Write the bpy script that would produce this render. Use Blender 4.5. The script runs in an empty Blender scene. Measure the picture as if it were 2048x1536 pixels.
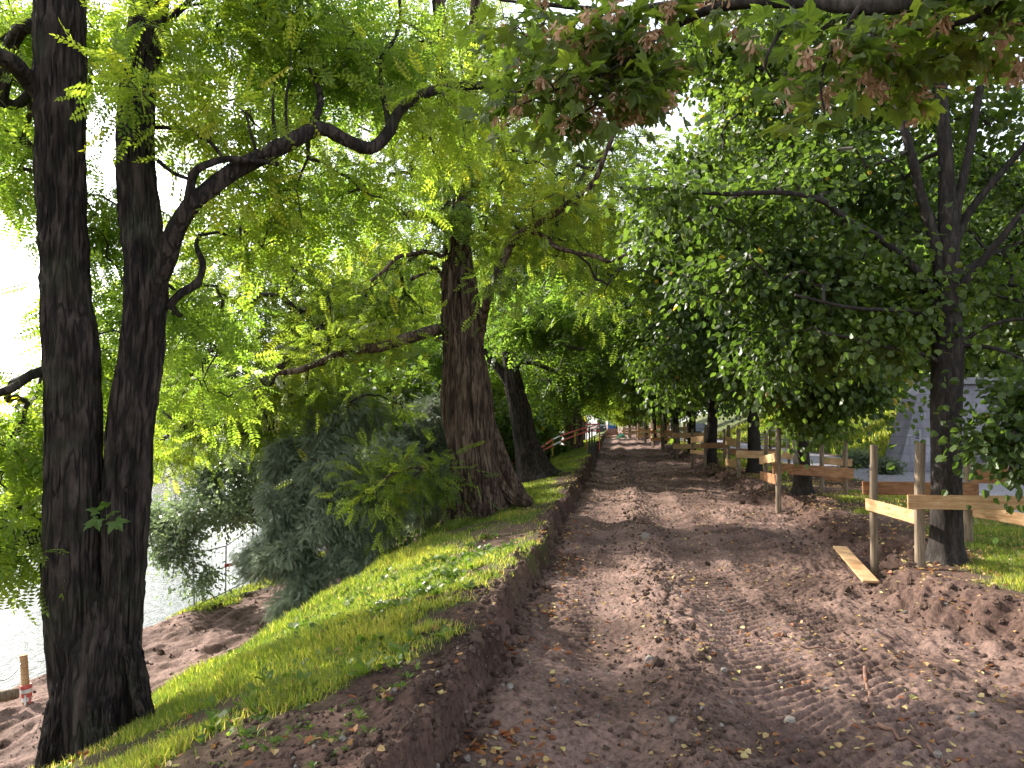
import bpy, math, random
import numpy as np
from mathutils import Vector

# ------------------------------------------------------------------ camera, sky, sun, exposure
sc = bpy.context.scene
C = sc.collection
R_ = math.radians
F, CX, CY, HOR, VPX = 1540.0, 1024.0, 768.0, 848.0, 1225.0
YAW = math.atan((VPX - CX) / F)
PITCH = math.atan((HOR - CY) / F)
CAM = np.array([0.0, 0.0, 1.6])
cd = bpy.data.cameras.new('camera'); cam = bpy.data.objects.new('camera', cd); C.objects.link(cam)
cam.location = CAM; cam.rotation_euler = (math.pi / 2 + PITCH, 0, YAW)
cd.sensor_width = 36; cd.lens = F / 2048 * 36; cd.clip_end = 3000; cd.clip_start = 0.05
sc.camera = cam

SUN_AZ, SUN_EL = 64.0, 31.0          # degrees left of the path direction, above the horizon
w = bpy.data.worlds.new('World'); sc.world = w; w.use_nodes = True
nt = w.node_tree; nt.nodes.clear()
sky = nt.nodes.new('ShaderNodeTexSky'); sky.sky_type = 'NISHITA'; sky.sun_disc = False
sky.sun_elevation = R_(SUN_EL); sky.sun_rotation = R_(-SUN_AZ)
sky.air_density = 1.0; sky.dust_density = 1.6; sky.ozone_density = 1.0
bg = nt.nodes.new('ShaderNodeBackground'); bg.inputs[1].default_value = 0.15
ow = nt.nodes.new('ShaderNodeOutputWorld')
hz = nt.nodes.new('ShaderNodeHueSaturation'); hz.inputs['Saturation'].default_value = 0.35; hz.inputs['Value'].default_value = 1.35
nt.links.new(sky.outputs[0], hz.inputs['Color']); nt.links.new(hz.outputs[0], bg.inputs[0]); nt.links.new(bg.outputs[0], ow.inputs[0])
sd = bpy.data.lights.new('sun', 'SUN'); sd.energy = 5.0; sd.angle = R_(0.6); sd.color = (1.0, 0.93, 0.82)
so = bpy.data.objects.new('sun', sd); C.objects.link(so)
a, e = R_(SUN_AZ), R_(SUN_EL)
sdir = Vector((-math.sin(a) * math.cos(e), math.cos(a) * math.cos(e), math.sin(e)))
so.rotation_euler = sdir.to_track_quat('Z', 'Y').to_euler(); so.location = (-20, 5, 20)
sc.view_settings.view_transform = 'Standard'; sc.view_settings.look = 'None'
sc.view_settings.gamma = 1; sc.view_settings.use_curve_mapping = False
sc.view_settings.exposure = 1.5
cy = sc.cycles
cy.max_bounces = 7; cy.diffuse_bounces = 4; cy.glossy_bounces = 2; cy.transmission_bounces = 4; cy.transparent_max_bounces = 4
cy.use_denoising = True; cy.use_adaptive_sampling = True; cy.adaptive_threshold = 0.02
cy.caustics_reflective = False; cy.caustics_refractive = False

# ------------------------------------------------------------------ helpers
_cp, _sp, _cw, _sw = math.cos(PITCH), math.sin(PITCH), math.cos(YAW), math.sin(YAW)
def ray(px, py):
    u = (px - CX) / F; v = (CY - py) / F
    fwd, up = _cp - v * _sp, _sp + v * _cp
    return np.array([u * _cw - fwd * _sw, u * _sw + fwd * _cw, up])
def P(px, py, Y):                     # point of the view ray at path distance Y
    r = ray(px, py); return CAM + r * (Y / r[1])
def G(px, py, z=0.0):                 # point of the view ray at height z
    r = ray(px, py); return CAM + r * ((z - CAM[2]) / r[2])
def S(*pts): return [P(*p) for p in pts]
def ss(a, b, x):
    t = np.clip((np.asarray(x, float) - a) / (b - a), 0, 1); return t * t * (3 - 2 * t)
def _hash(ix, iy, iz, seed):
    n = (ix * 374761393 + iy * 668265263 + iz * 1440662683 + seed * 974634777) & 0xffffffff
    n = ((n ^ (n >> 13)) * 1274126177) & 0xffffffff
    n = ((n ^ (n >> 15)) * 461845907) & 0xffffffff
    n ^= n >> 16
    return n / 2147483648.0 - 1.0
def noise(x, y, z=0.0, seed=0):
    x, y, z = np.broadcast_arrays(np.asarray(x, float), np.asarray(y, float), np.asarray(z, float))
    xi, yi, zi = np.floor(x), np.floor(y), np.floor(z)
    fx, fy, fz = x - xi, y - yi, z - zi
    fx = fx * fx * fx * (fx * (fx * 6 - 15) + 10); fy = fy * fy * fy * (fy * (fy * 6 - 15) + 10); fz = fz * fz * (3 - 2 * fz)
    xi, yi, zi = xi.astype(np.int64), yi.astype(np.int64), zi.astype(np.int64)
    def lay(zz):
        a_ = _hash(xi, yi, zz, seed); b_ = _hash(xi + 1, yi, zz, seed)
        c_ = _hash(xi, yi + 1, zz, seed); d_ = _hash(xi + 1, yi + 1, zz, seed)
        return (a_ * (1 - fx) + b_ * fx) * (1 - fy) + (c_ * (1 - fx) + d_ * fx) * fy
    if not np.any(fz): return lay(zi)
    return lay(zi) * (1 - fz) + lay(zi + 1) * fz
def fbm(x, y, z=0.0, o=4, seed=0, g=0.5):
    s, a_, t = 0.0, 1.0, 0.0
    x, y, z = np.asarray(x, float), np.asarray(y, float), np.asarray(z, float)
    for k in range(o):
        s = s + a_ * noise(x, y, z, seed + k); t += a_; a_ *= g; x, y, z = x * 2.03 + 7.1, y * 2.03 + 3.7, z * 2.03
    return s / t

class MB:                             # collects faces, builds one mesh object
    def __init__(s): s.v = []; s.f = []; s.r = []; s.m = []; s.n = 0
    def add(s, v, faces, rnd=0.0, mi=0):          # faces: int array (m,k)
        v = np.asarray(v, np.float32).reshape(-1, 3); faces = np.asarray(faces, np.int64)
        if len(faces) == 0: return
        s.v.append(v); s.f.append(faces + s.n); s.n += len(v)
        s.r.append(np.broadcast_to(np.asarray(rnd, np.float32), (len(faces),)).copy())
        s.m.append(np.full(len(faces), mi, np.int32))
    def poly(s, v, rnd=0.0, mi=0): s.add(v, [list(range(len(v)))], rnd, mi)
    def build(s, name, mats, parent=None, smooth=False, loc=None):
        me = bpy.data.meshes.new(name)
        if s.n:
            v = np.concatenate(s.v)
            if loc is not None: v = v - np.asarray(loc, np.float32)
            vi = np.concatenate([f.ravel() for f in s.f])
            cnt = np.concatenate([np.full(len(f), f.shape[1], np.int64) for f in s.f])
            st = np.concatenate([[0], np.cumsum(cnt)[:-1]])
            me.vertices.add(len(v)); me.vertices.foreach_set('co', v.ravel())
            me.loops.add(len(vi)); me.loops.foreach_set('vertex_index', vi.astype(np.int32))
            me.polygons.add(len(cnt)); me.polygons.foreach_set('loop_start', st.astype(np.int32))
            at = me.attributes.new('rnd', 'FLOAT', 'FACE'); at.data.foreach_set('value', np.concatenate(s.r))
            me.polygons.foreach_set('material_index', np.concatenate(s.m))
            me.polygons.foreach_set('use_smooth', np.full(len(cnt), smooth))
            me.update(calc_edges=True)
        for m in (mats if isinstance(mats, (list, tuple)) else [mats]): me.materials.append(m)
        o = bpy.data.objects.new(name, me); C.objects.link(o)
        if parent is not None:
            o.parent = parent
        if loc is not None and parent is None: o.location = loc
        return o
def tag(o, label=None, cat=None, group=None, kind=None):
    for k, v_ in (('label', label), ('category', cat), ('group', group), ('kind', kind)):
        if v_: o[k] = v_
    return o
def empty(name, loc, label=None, cat=None, group=None, rz=0.0):
    o = bpy.data.objects.new(name, None); C.objects.link(o); o.location = loc; o.rotation_euler = (0, 0, rz)
    o.empty_display_size = 0.2
    return tag(o, label, cat, group)
def dup(root, loc, rz=0.0, sc_=1.0, label=None, group=None):
    r = root.copy(); C.objects.link(r); r.location = loc; r.rotation_euler = (0, 0, rz)
    r.scale = (sc_, sc_, sc_) if not isinstance(sc_, tuple) else sc_
    if label: r['label'] = label
    if group: r['group'] = group
    for ch in list(root.children):
        c = ch.copy(); C.objects.link(c); c.parent = r
        for g in ch.children:
            d = g.copy(); C.objects.link(d); d.parent = c
    return r
def norm(v):
    v = np.asarray(v, float); return v / np.maximum(np.linalg.norm(v, axis=-1, keepdims=True), 1e-9)
def box(mb, c, size, rz=0.0, mi=0, rot=None, rnd=0.0):
    h = np.array(size) / 2
    v = np.array([[x, y, z] for x in (-1, 1) for y in (-1, 1) for z in (-1, 1)]) * h
    b = min(h) * 0.12
    if rot is None:
        cr, sr = math.cos(rz), math.sin(rz); rot = np.array([[cr, -sr, 0], [sr, cr, 0], [0, 0, 1]])
    v = v @ np.asarray(rot).T + np.asarray(c)
    mb.add(v, [[0, 1, 3, 2], [4, 6, 7, 5], [0, 4, 5, 1], [2, 3, 7, 6], [0, 2, 6, 4], [1, 5, 7, 3]], rnd, mi)
def beam(mb, a, b, wdt, hgt, mi=0, roll=0.0, rnd=0.0):     # box from a to b, hgt along up
    a, b = np.asarray(a, float), np.asarray(b, float); d = b - a; L = np.linalg.norm(d); x = d / L
    up = np.array([0, 0, 1.0]) if abs(x[2]) < 0.95 else np.array([0, 1.0, 0])
    y = norm(np.cross(up, x)); z = np.cross(x, y)
    if roll: y, z = y * math.cos(roll) + z * math.sin(roll), -y * math.sin(roll) + z * math.cos(roll)
    box(mb, (a + b) / 2, (L, wdt, hgt), mi=mi, rot=np.stack([x, y, z], 1), rnd=rnd)
def resample(pts, ds, vals=None):
    pts = np.asarray(pts, float); n = len(pts)
    if n > 2:                          # catmull-rom
        P0 = np.vstack([2 * pts[0] - pts[1], pts, 2 * pts[-1] - pts[-2]]); out = []; tt = []
        for i in range(n - 1):
            p0, p1, p2, p3 = P0[i:i + 4]; L = np.linalg.norm(p2 - p1); m = max(1, int(L / ds))
            for t in np.arange(m) / m:
                out.append(0.5 * ((2 * p1) + (-p0 + p2) * t + (2 * p0 - 5 * p1 + 4 * p2 - p3) * t * t + (-p0 + 3 * p1 - 3 * p2 + p3) * t ** 3)); tt.append(i + t)
        out.append(pts[-1]); tt.append(n - 1)
    else:
        m = max(1, int(np.linalg.norm(pts[1] - pts[0]) / ds)); tt = list(np.arange(m + 1) / m)
        out = [pts[0] + (pts[1] - pts[0]) * t for t in tt]
    out = np.array(out); tt = np.array(tt)
    if vals is None: return out
    return out, np.interp(tt, np.arange(n), vals)
def tube(mb, pts, rad, seg=8, ds=None, disp=None, mi=0, ell=1.0, rnd=0.0, cap=True):
    pts = np.asarray(pts, float); rad = np.broadcast_to(np.asarray(rad, float), (len(pts),)) if np.ndim(rad) == 0 else np.asarray(rad, float)
    if ds: pts, rad = resample(pts, ds, rad)
    n = len(pts); T = norm(np.gradient(pts, axis=0))
    u = norm(np.cross(T[0], [0.13, 1, 0.07])) if abs(T[0][1]) < 0.9 else norm(np.cross(T[0], [1, 0, 0]))
    U = [u]
    for i in range(1, n):
        u = u - T[i] * np.dot(u, T[i]); u = u / np.linalg.norm(u); U.append(u)
    U = np.array(U); V = np.cross(T, U)
    th = np.arange(seg) * 2 * math.pi / seg
    s = np.concatenate([[0], np.cumsum(np.linalg.norm(np.diff(pts, axis=0), axis=1))])
    r = rad[:, None] * np.ones((1, seg))
    if disp is not None: r = r + disp(th[None, :], s[:, None], rad[:, None])
    v = pts[:, None] + (U[:, None] * np.cos(th)[None, :, None] + V[:, None] * (np.sin(th) * ell)[None, :, None]) * r[:, :, None]
    i, j = np.meshgrid(np.arange(n - 1), np.arange(seg), indexing='ij'); j2 = (j + 1) % seg
    f = np.stack([i * seg + j, i * seg + j2, (i + 1) * seg + j2, (i + 1) * seg + j], -1).reshape(-1, 4)
    mb.add(v.reshape(-1, 3), f, rnd, mi)
    if cap and seg >= 3:
        mb.add(v[-1], [list(range(seg))], rnd, mi); mb.add(v[0], [list(range(seg))[::-1]], rnd, mi)
def segs(mb, A, B, ra, rb, seg=4):    # many straight twigs at once
    A, B = np.asarray(A, float), np.asarray(B, float); T = norm(B - A)
    ref = np.where(np.abs(T[:, 2:3]) > 0.9, np.array([[1.0, 0, 0]]), np.array([[0, 0, 1.0]]))
    U = norm(np.cross(T, ref)); V = np.cross(T, U); th = np.arange(seg) * 2 * math.pi / seg
    c = U[:, None] * np.cos(th)[None, :, None] + V[:, None] * np.sin(th)[None, :, None]
    va = A[:, None] + c * ra[:, None, None]; vb = B[:, None] + c * rb[:, None, None]
    v = np.concatenate([va, vb], 1); n = len(A); j = np.arange(seg); j2 = (j + 1) % seg
    f = np.stack([j, j2, j2 + seg, j + seg], -1)
    mb.add(v.reshape(-1, 3), (f[None] + (np.arange(n) * 2 * seg)[:, None, None]).reshape(-1, 4))
def batch(mb, tv, tfs, pos, X, Z, scl, rnd, mi=0):   # template copies: X = length axis, Z = face normal
    pos = np.asarray(pos, float); X = norm(X); Z = Z - X * np.sum(X * Z, 1, keepdims=True); Z = norm(Z); Y = np.cross(Z, X)
    M = np.stack([X, Y, Z], 2) * np.asarray(scl, float)[:, None, None]
    v = np.einsum('nij,kj->nki', M, tv) + pos[:, None]
    n, k = len(pos), len(tv); base = mb.n
    v = v.astype(np.float32).reshape(-1, 3)
    mb.v.append(v); mb.n += n * k
    for tf in tfs:
        tf = np.asarray(tf); f = (tf[None] + (np.arange(n) * k)[:, None, None]).reshape(-1, tf.shape[1]) + base
        mb.f.append(f); mb.r.append(np.repeat(np.asarray(rnd, np.float32), len(tf))); mb.m.append(np.full(len(f), mi, np.int32))

# ------------------------------------------------------------------ materials
def mat(name):
    m = bpy.data.materials.new(name); m.use_nodes = True; t = m.node_tree; t.nodes.clear()
    o = t.nodes.new('ShaderNodeOutputMaterial'); return m, t, o
def N(t, kind, **kw):
    n = t.nodes.new(kind)
    for k, v_ in kw.items():
        if k.startswith('i_'): n.inputs[k[2:].replace('_', ' ')].default_value = v_
        else: setattr(n, k, v_)
    return n
def ramp(t, fac, stops):
    r = t.nodes.new('ShaderNodeValToRGB'); e = r.color_ramp.elements
    while len(e) < len(stops): e.new(0.5)
    for k, (p, c) in enumerate(stops): e[k].position = p; e[k].color = (*c, 1)
    t.links.new(fac, r.inputs[0]); return r.outputs[0]
def tex(t, scale=(1, 1, 1), coord='Object'):
    tc = t.nodes.new('ShaderNodeTexCoord'); mp = t.nodes.new('ShaderNodeMapping'); mp.inputs['Scale'].default_value = scale
    t.links.new(tc.outputs[coord], mp.inputs[0]); return mp.outputs[0]
def nz(t, vec, scale, detail=4, rough=0.55):
    n = t.nodes.new('ShaderNodeTexNoise'); n.inputs['Scale'].default_value = scale; n.inputs['Detail'].default_value = detail
    n.inputs['Roughness'].default_value = rough
    t.links.new(vec, n.inputs['Vector']); return n.outputs['Fac']
def bump(t, h, strength, dist):
    b = t.nodes.new('ShaderNodeBump'); b.inputs['Strength'].default_value = strength; b.inputs['Distance'].default_value = dist
    t.links.new(h, b.inputs['Height']); return b.outputs[0]
def simple(name, stops, scale=3.0, vscale=(1, 1, 1), rough=0.75, bs=0.3, bd=0.01, bscale=30, spec=0.3, metal=0.0, coord='Object'):
    m, t, o = mat(name); v = tex(t, vscale, coord); col = ramp(t, nz(t, v, scale, 5), stops)
    p = N(t, 'ShaderNodeBsdfPrincipled'); p.inputs['Roughness'].default_value = rough; p.inputs['Specular IOR Level'].default_value = spec
    p.inputs['Metallic'].default_value = metal
    t.links.new(col, p.inputs['Base Color'])
    if bs: t.links.new(bump(t, nz(t, v, bscale, 4), bs, bd), p.inputs['Normal'])
    t.links.new(p.outputs[0], o.inputs[0]); return m
def flat(name, c, rough=0.5, spec=0.4, metal=0.0):
    k = 0.82
    return simple(name, [(0.3, tuple(x * k for x in c)), (0.7, c)], 6.0, rough=rough, bs=0.05, spec=spec, metal=metal)
def leafmat(name, stops, tr=0.45, tgain=(2.6, 2.9, 1.4), rough=0.45, spec=0.35):
    m, t, o = mat(name); a = N(t, 'ShaderNodeAttribute', attribute_name='rnd')
    oi = N(t, 'ShaderNodeObjectInfo')
    col = ramp(t, a.outputs['Fac'], stops)
    hs = N(t, 'ShaderNodeHueSaturation'); t.links.new(col, hs.inputs['Color'])
    mr = N(t, 'ShaderNodeMapRange'); mr.inputs['To Min'].default_value = 0.85; mr.inputs['To Max'].default_value = 1.15
    t.links.new(oi.outputs['Random'], mr.inputs[0]); t.links.new(mr.outputs[0], hs.inputs['Value'])
    p = N(t, 'ShaderNodeBsdfPrincipled'); p.inputs['Roughness'].default_value = rough; p.inputs['Specular IOR Level'].default_value = spec
    t.links.new(hs.outputs[0], p.inputs['Base Color'])
    vm = N(t, 'ShaderNodeVectorMath', operation='MULTIPLY'); vm.inputs[1].default_value = tgain
    t.links.new(hs.outputs[0], vm.inputs[0])
    tl = N(t, 'ShaderNodeBsdfTranslucent'); t.links.new(vm.outputs[0], tl.inputs[0])
    mx = N(t, 'ShaderNodeMixShader'); mx.inputs[0].default_value = tr
    t.links.new(p.outputs[0], mx.inputs[1]); t.links.new(tl.outputs[0], mx.inputs[2]); t.links.new(mx.outputs[0], o.inputs[0]); return m
def barkmat(name, stops, vs=(1, 1, 0.18), scale=14, bs=1.0, bd=0.03, moss=0.0, crack=.6):
    m, t, o = mat(name); v = tex(t, vs); f0 = nz(t, v, scale, 7, 0.65)
    fc = nz(t, tex(t, (vs[0], vs[1], vs[2] * .55)), scale * .9, 2, .5); sb = N(t, 'ShaderNodeMath', operation='SUBTRACT'); t.links.new(fc, sb.inputs[0]); sb.inputs[1].default_value = .5
    ab = N(t, 'ShaderNodeMath', operation='ABSOLUTE'); t.links.new(sb.outputs[0], ab.inputs[0]); mm = N(t, 'ShaderNodeMapRange'); t.links.new(ab.outputs[0], mm.inputs[0]); mm.inputs['From Max'].default_value = .07 ; mm.inputs['To Min'].default_value = 1 - crack; mm.inputs['To Max'].default_value = 1.0
    ml = N(t, 'ShaderNodeMath', operation='MULTIPLY'); t.links.new(f0, ml.inputs[0]); t.links.new(mm.outputs[0], ml.inputs[1]); f = ml.outputs[0]; col = ramp(t, f, stops)
    if moss:
        g = nz(t, tex(t), 2.2, 4); mg = ramp(t, g, [(0.52, (0, 0, 0)), (0.72, (moss, moss, moss))])
        mi = N(t, 'ShaderNodeMix', data_type='RGBA'); t.links.new(mg, mi.inputs[0]); t.links.new(col, mi.inputs[6]); mi.inputs[7].default_value = (0.045, 0.06, 0.028, 1); col = mi.outputs[2]
    p = N(t, 'ShaderNodeBsdfPrincipled'); p.inputs['Roughness'].default_value = 0.9; p.inputs['Specular IOR Level'].default_value = 0.2
    t.links.new(col, p.inputs['Base Color']); t.links.new(bump(t, f, bs, bd), p.inputs['Normal'])
    t.links.new(p.outputs[0], o.inputs[0]); return m

def groundmat():
    m, t, o = mat('soil'); tc = N(t, 'ShaderNodeTexCoord'); v = tc.outputs['Object']
    big = nz(t, v, 0.9, 5); fine = nz(t, v, 26, 6, 0.7); gr = nz(t, v, 120, 3, 0.7)
    soil = ramp(t, big, [(0.30, (0.055, 0.034, 0.027)), (0.45, (0.132, 0.085, 0.069)), (0.60, (0.208, 0.137, 0.114)), (0.72, (0.16, 0.10, 0.080)), (0.85, (0.24, 0.115, 0.08))])
    fr = ramp(t, fine, [(0.30, (0.35, 0.33, 0.32)), (0.5, (0.95, 0.95, 0.95)), (0.68, (1.5, 1.45, 1.4))])
    mu = N(t, 'ShaderNodeMix', data_type='RGBA', blend_type='MULTIPLY'); mu.inputs[0].default_value = 1
    t.links.new(soil, mu.inputs[6]); t.links.new(fr, mu.inputs[7])
    turf = ramp(t, nz(t, v, 7, 5), [(0.32, (0.075, 0.055, 0.035)), (0.5, (0.06, 0.085, 0.022)), (0.68, (0.09, 0.125, 0.03))])
    mo = N(t, 'ShaderNodeAttribute', attribute_name='topsoil'); ts = N(t, 'ShaderNodeMix', data_type='RGBA', blend_type='MULTIPLY'); t.links.new(mo.outputs['Fac'], ts.inputs[0]); t.links.new(mu.outputs[2], ts.inputs[6]); ts.inputs[7].default_value = (0.50, 0.46, 0.44, 1); mu = ts
    ga = N(t, 'ShaderNodeAttribute', attribute_name='grass')
    mx = N(t, 'ShaderNodeMix', data_type='RGBA'); t.links.new(ga.outputs['Fac'], mx.inputs[0]); t.links.new(mu.outputs[2], mx.inputs[6]); t.links.new(turf, mx.inputs[7])
    p = N(t, 'ShaderNodeBsdfPrincipled'); p.inputs['Roughness'].default_value = 0.95; p.inputs['Specular IOR Level'].default_value = 0.15
    t.links.new(mx.outputs[2], p.inputs['Base Color'])
    ad = N(t, 'ShaderNodeMath', operation='MULTIPLY_ADD'); t.links.new(gr, ad.inputs[0]); ad.inputs[1].default_value = 0.35; t.links.new(fine, ad.inputs[2])
    t.links.new(bump(t, ad.outputs[0], 0.9, 0.02), p.inputs['Normal']); t.links.new(p.outputs[0], o.inputs[0]); return m
M = {}
M['soil'] = groundmat()
M['locust_bark'] = barkmat('locust_bark', [(0.15, (0.006, 0.005, 0.0045)), (0.42, (0.021, 0.0155, 0.0135)), (0.66, (0.062, 0.046, 0.040))], vs=(1, 1, 0.28), moss=0.30)
M['old_bark'] = barkmat('old_bark', [(0.15, (0.014, 0.009, 0.007)), (0.42, (0.072, 0.046, 0.034)), (0.70, (0.20, 0.145, 0.11))], scale=10, vs=(1, 1, 0.22))
M['linden_bark'] = barkmat('linden_bark', [(0.22, (0.010, 0.008, 0.007)), (0.48, (0.027, 0.022, 0.019)), (0.74, (0.068, 0.056, 0.048))], vs=(1, 1, 0.35), scale=22, bs=0.6, bd=0.012, crack=.3)
M['twig_bark'] = simple('twig_bark', [(0.3, (0.018, 0.014, 0.012)), (0.7, (0.045, 0.036, 0.03))], 12, bs=0)
M['locust_leaf'] = leafmat('locust_leaf', [(0.0, (0.042, 0.075, 0.022)), (0.4, (0.085, 0.13, 0.03)), (0.9, (0.16, 0.19, 0.035)), (1.0, (0.24, 0.22, 0.03))], tr=0.6, tgain=(3.3, 3.35, 1.3))
M['linden_leaf'] = leafmat('linden_leaf', [(0.0, (0.027, 0.048, 0.013)), (0.5, (0.052, 0.082, 0.019)), (0.96, (0.095, 0.135, 0.026)), (1.0, (0.30, 0.19, 0.03))], tr=0.45, tgain=(2.9, 3.1, 1.4), rough=0.42, spec=0.35)
M['maple_leaf'] = leafmat('maple_leaf', [(0.0, (0.05, 0.08, 0.024)), (0.6, (0.085, 0.115, 0.024)), (1.0, (0.15, 0.155, 0.03))], tr=0.5, tgain=(3, 3.2, 1.3), rough=0.4)
M['yew_leaf'] = leafmat('yew_leaf', [(0.0, (0.07, 0.09, 0.055)), (0.5, (0.18, 0.215, 0.145)), (1.0, (0.32, 0.36, 0.26))], tr=0.2, tgain=(1.4, 1.5, 1.2))
M['alder_leaf'] = leafmat('alder_leaf', [(0.0, (0.10, 0.125, 0.075)), (0.6, (0.16, 0.19, 0.115)), (1.0, (0.25, 0.28, 0.17))], tr=0.35, tgain=(1.8, 2.1, 1.4), rough=0.3, spec=0.6)
M['grass'] = leafmat('grass', [(0.0, (0.042, 0.066, 0.016)), (0.5, (0.092, 0.135, 0.026)), (0.92, (0.19, 0.20, 0.042)), (1.0, (0.36, 0.28, 0.13))], tr=0.5, tgain=(3.1, 3.0, 1.3), rough=0.5)
M['weed'] = leafmat('weed', [(0.0, (0.05, 0.085, 0.018)), (0.7, (0.10, 0.15, 0.025)), (1.0, (0.16, 0.20, 0.035))], tr=0.35)
M['litter'] = leafmat('litter', [(0.0, (0.10, 0.035, 0.015)), (0.3, (0.26, 0.09, 0.03)), (0.55, (0.38, 0.24, 0.10)), (0.8, (0.42, 0.33, 0.16)), (1.0, (0.45, 0.40, 0.12))], tr=0.25, tgain=(1.6, 1.4, 1.0), rough=0.6)
M['samara'] = leafmat('samara', [(0.0, (0.28, 0.16, 0.10)), (0.6, (0.42, 0.27, 0.18)), (1.0, (0.56, 0.41, 0.29))], tr=0.35, tgain=(1.5, 1.3, 1.1))
M['stone'] = simple('stone', [(0.3, (0.10, 0.085, 0.075)), (0.7, (0.26, 0.23, 0.20))], 8, bs=0.4)
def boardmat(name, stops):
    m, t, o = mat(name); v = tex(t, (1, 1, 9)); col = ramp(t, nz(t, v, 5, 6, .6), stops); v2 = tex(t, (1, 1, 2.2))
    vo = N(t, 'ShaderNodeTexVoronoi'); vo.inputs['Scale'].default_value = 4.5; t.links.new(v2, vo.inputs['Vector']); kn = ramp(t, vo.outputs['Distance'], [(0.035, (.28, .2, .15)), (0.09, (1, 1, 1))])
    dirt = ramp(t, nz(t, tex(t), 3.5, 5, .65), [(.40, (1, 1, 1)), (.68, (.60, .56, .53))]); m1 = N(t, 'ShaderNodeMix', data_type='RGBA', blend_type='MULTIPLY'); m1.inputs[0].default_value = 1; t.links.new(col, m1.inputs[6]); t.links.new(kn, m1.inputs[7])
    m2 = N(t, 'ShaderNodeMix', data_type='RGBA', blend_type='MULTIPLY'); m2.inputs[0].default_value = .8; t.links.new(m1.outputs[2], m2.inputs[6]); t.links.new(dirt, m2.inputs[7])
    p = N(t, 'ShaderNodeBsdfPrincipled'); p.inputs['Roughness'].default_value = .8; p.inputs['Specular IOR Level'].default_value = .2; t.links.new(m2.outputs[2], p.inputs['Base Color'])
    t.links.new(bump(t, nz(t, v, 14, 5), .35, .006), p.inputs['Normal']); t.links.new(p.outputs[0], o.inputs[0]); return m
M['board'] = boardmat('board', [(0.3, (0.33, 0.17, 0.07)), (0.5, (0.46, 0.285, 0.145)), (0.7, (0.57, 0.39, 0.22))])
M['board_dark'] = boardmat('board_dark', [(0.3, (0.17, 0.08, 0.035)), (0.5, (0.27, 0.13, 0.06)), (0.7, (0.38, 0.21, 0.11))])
M['post'] = simple('post', [(0.3, (0.085, 0.058, 0.038)), (0.5, (0.15, 0.11, 0.072)), (0.7, (0.25, 0.19, 0.13))], 9, vscale=(3, 3, 0.4), bs=0.4, bscale=12)
M['asphalt'] = simple('asphalt', [(0.3, (0.20, 0.19, 0.21)), (0.7, (0.30, 0.285, 0.315))], 5, bs=0.3, bscale=150, bd=0.004)
M['chalk'] = flat('chalk', (0.42, 0.42, 0.45), 0.9); M['root'] = simple('root', [(0.3, (0.10, 0.05, 0.035)), (0.7, (0.22, 0.12, 0.085))], 20)
M['clod'] = simple('clod_soil', [(0.3, (0.045, 0.030, 0.023)), (0.6, (0.095, 0.062, 0.048)), (0.8, (0.15, 0.10, 0.08))], 4, rough=.95, spec=.1, bs=.6, bscale=60)
M['red'] = flat('red_paint', (0.58, 0.11, 0.09)); M['white'] = flat('white_paint', (0.75, 0.75, 0.74)); M['blue'] = flat('blue_plastic', (0.02, 0.14, 0.50))
M['darkmetal'] = flat('dark_metal', (0.035, 0.045, 0.05)); M['galv'] = flat('galvanised_steel', (0.42, 0.45, 0.48), 0.35, 0.5, 0.6)
M['green'] = flat('green_plastic', (0.03, 0.35, 0.16)); M['orange'] = flat('orange_mesh', (0.75, 0.18, 0.04)); M['glass'] = flat('dark_glass', (0.03, 0.035, 0.045), 0.08, 0.6)
M['rubber'] = flat('rubber', (0.02, 0.02, 0.02), 0.8); M['rope'] = flat('rope', (0.30, 0.30, 0.31)); M['yellow'] = flat('yellow_paint', (0.55, 0.38, 0.05))
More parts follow.
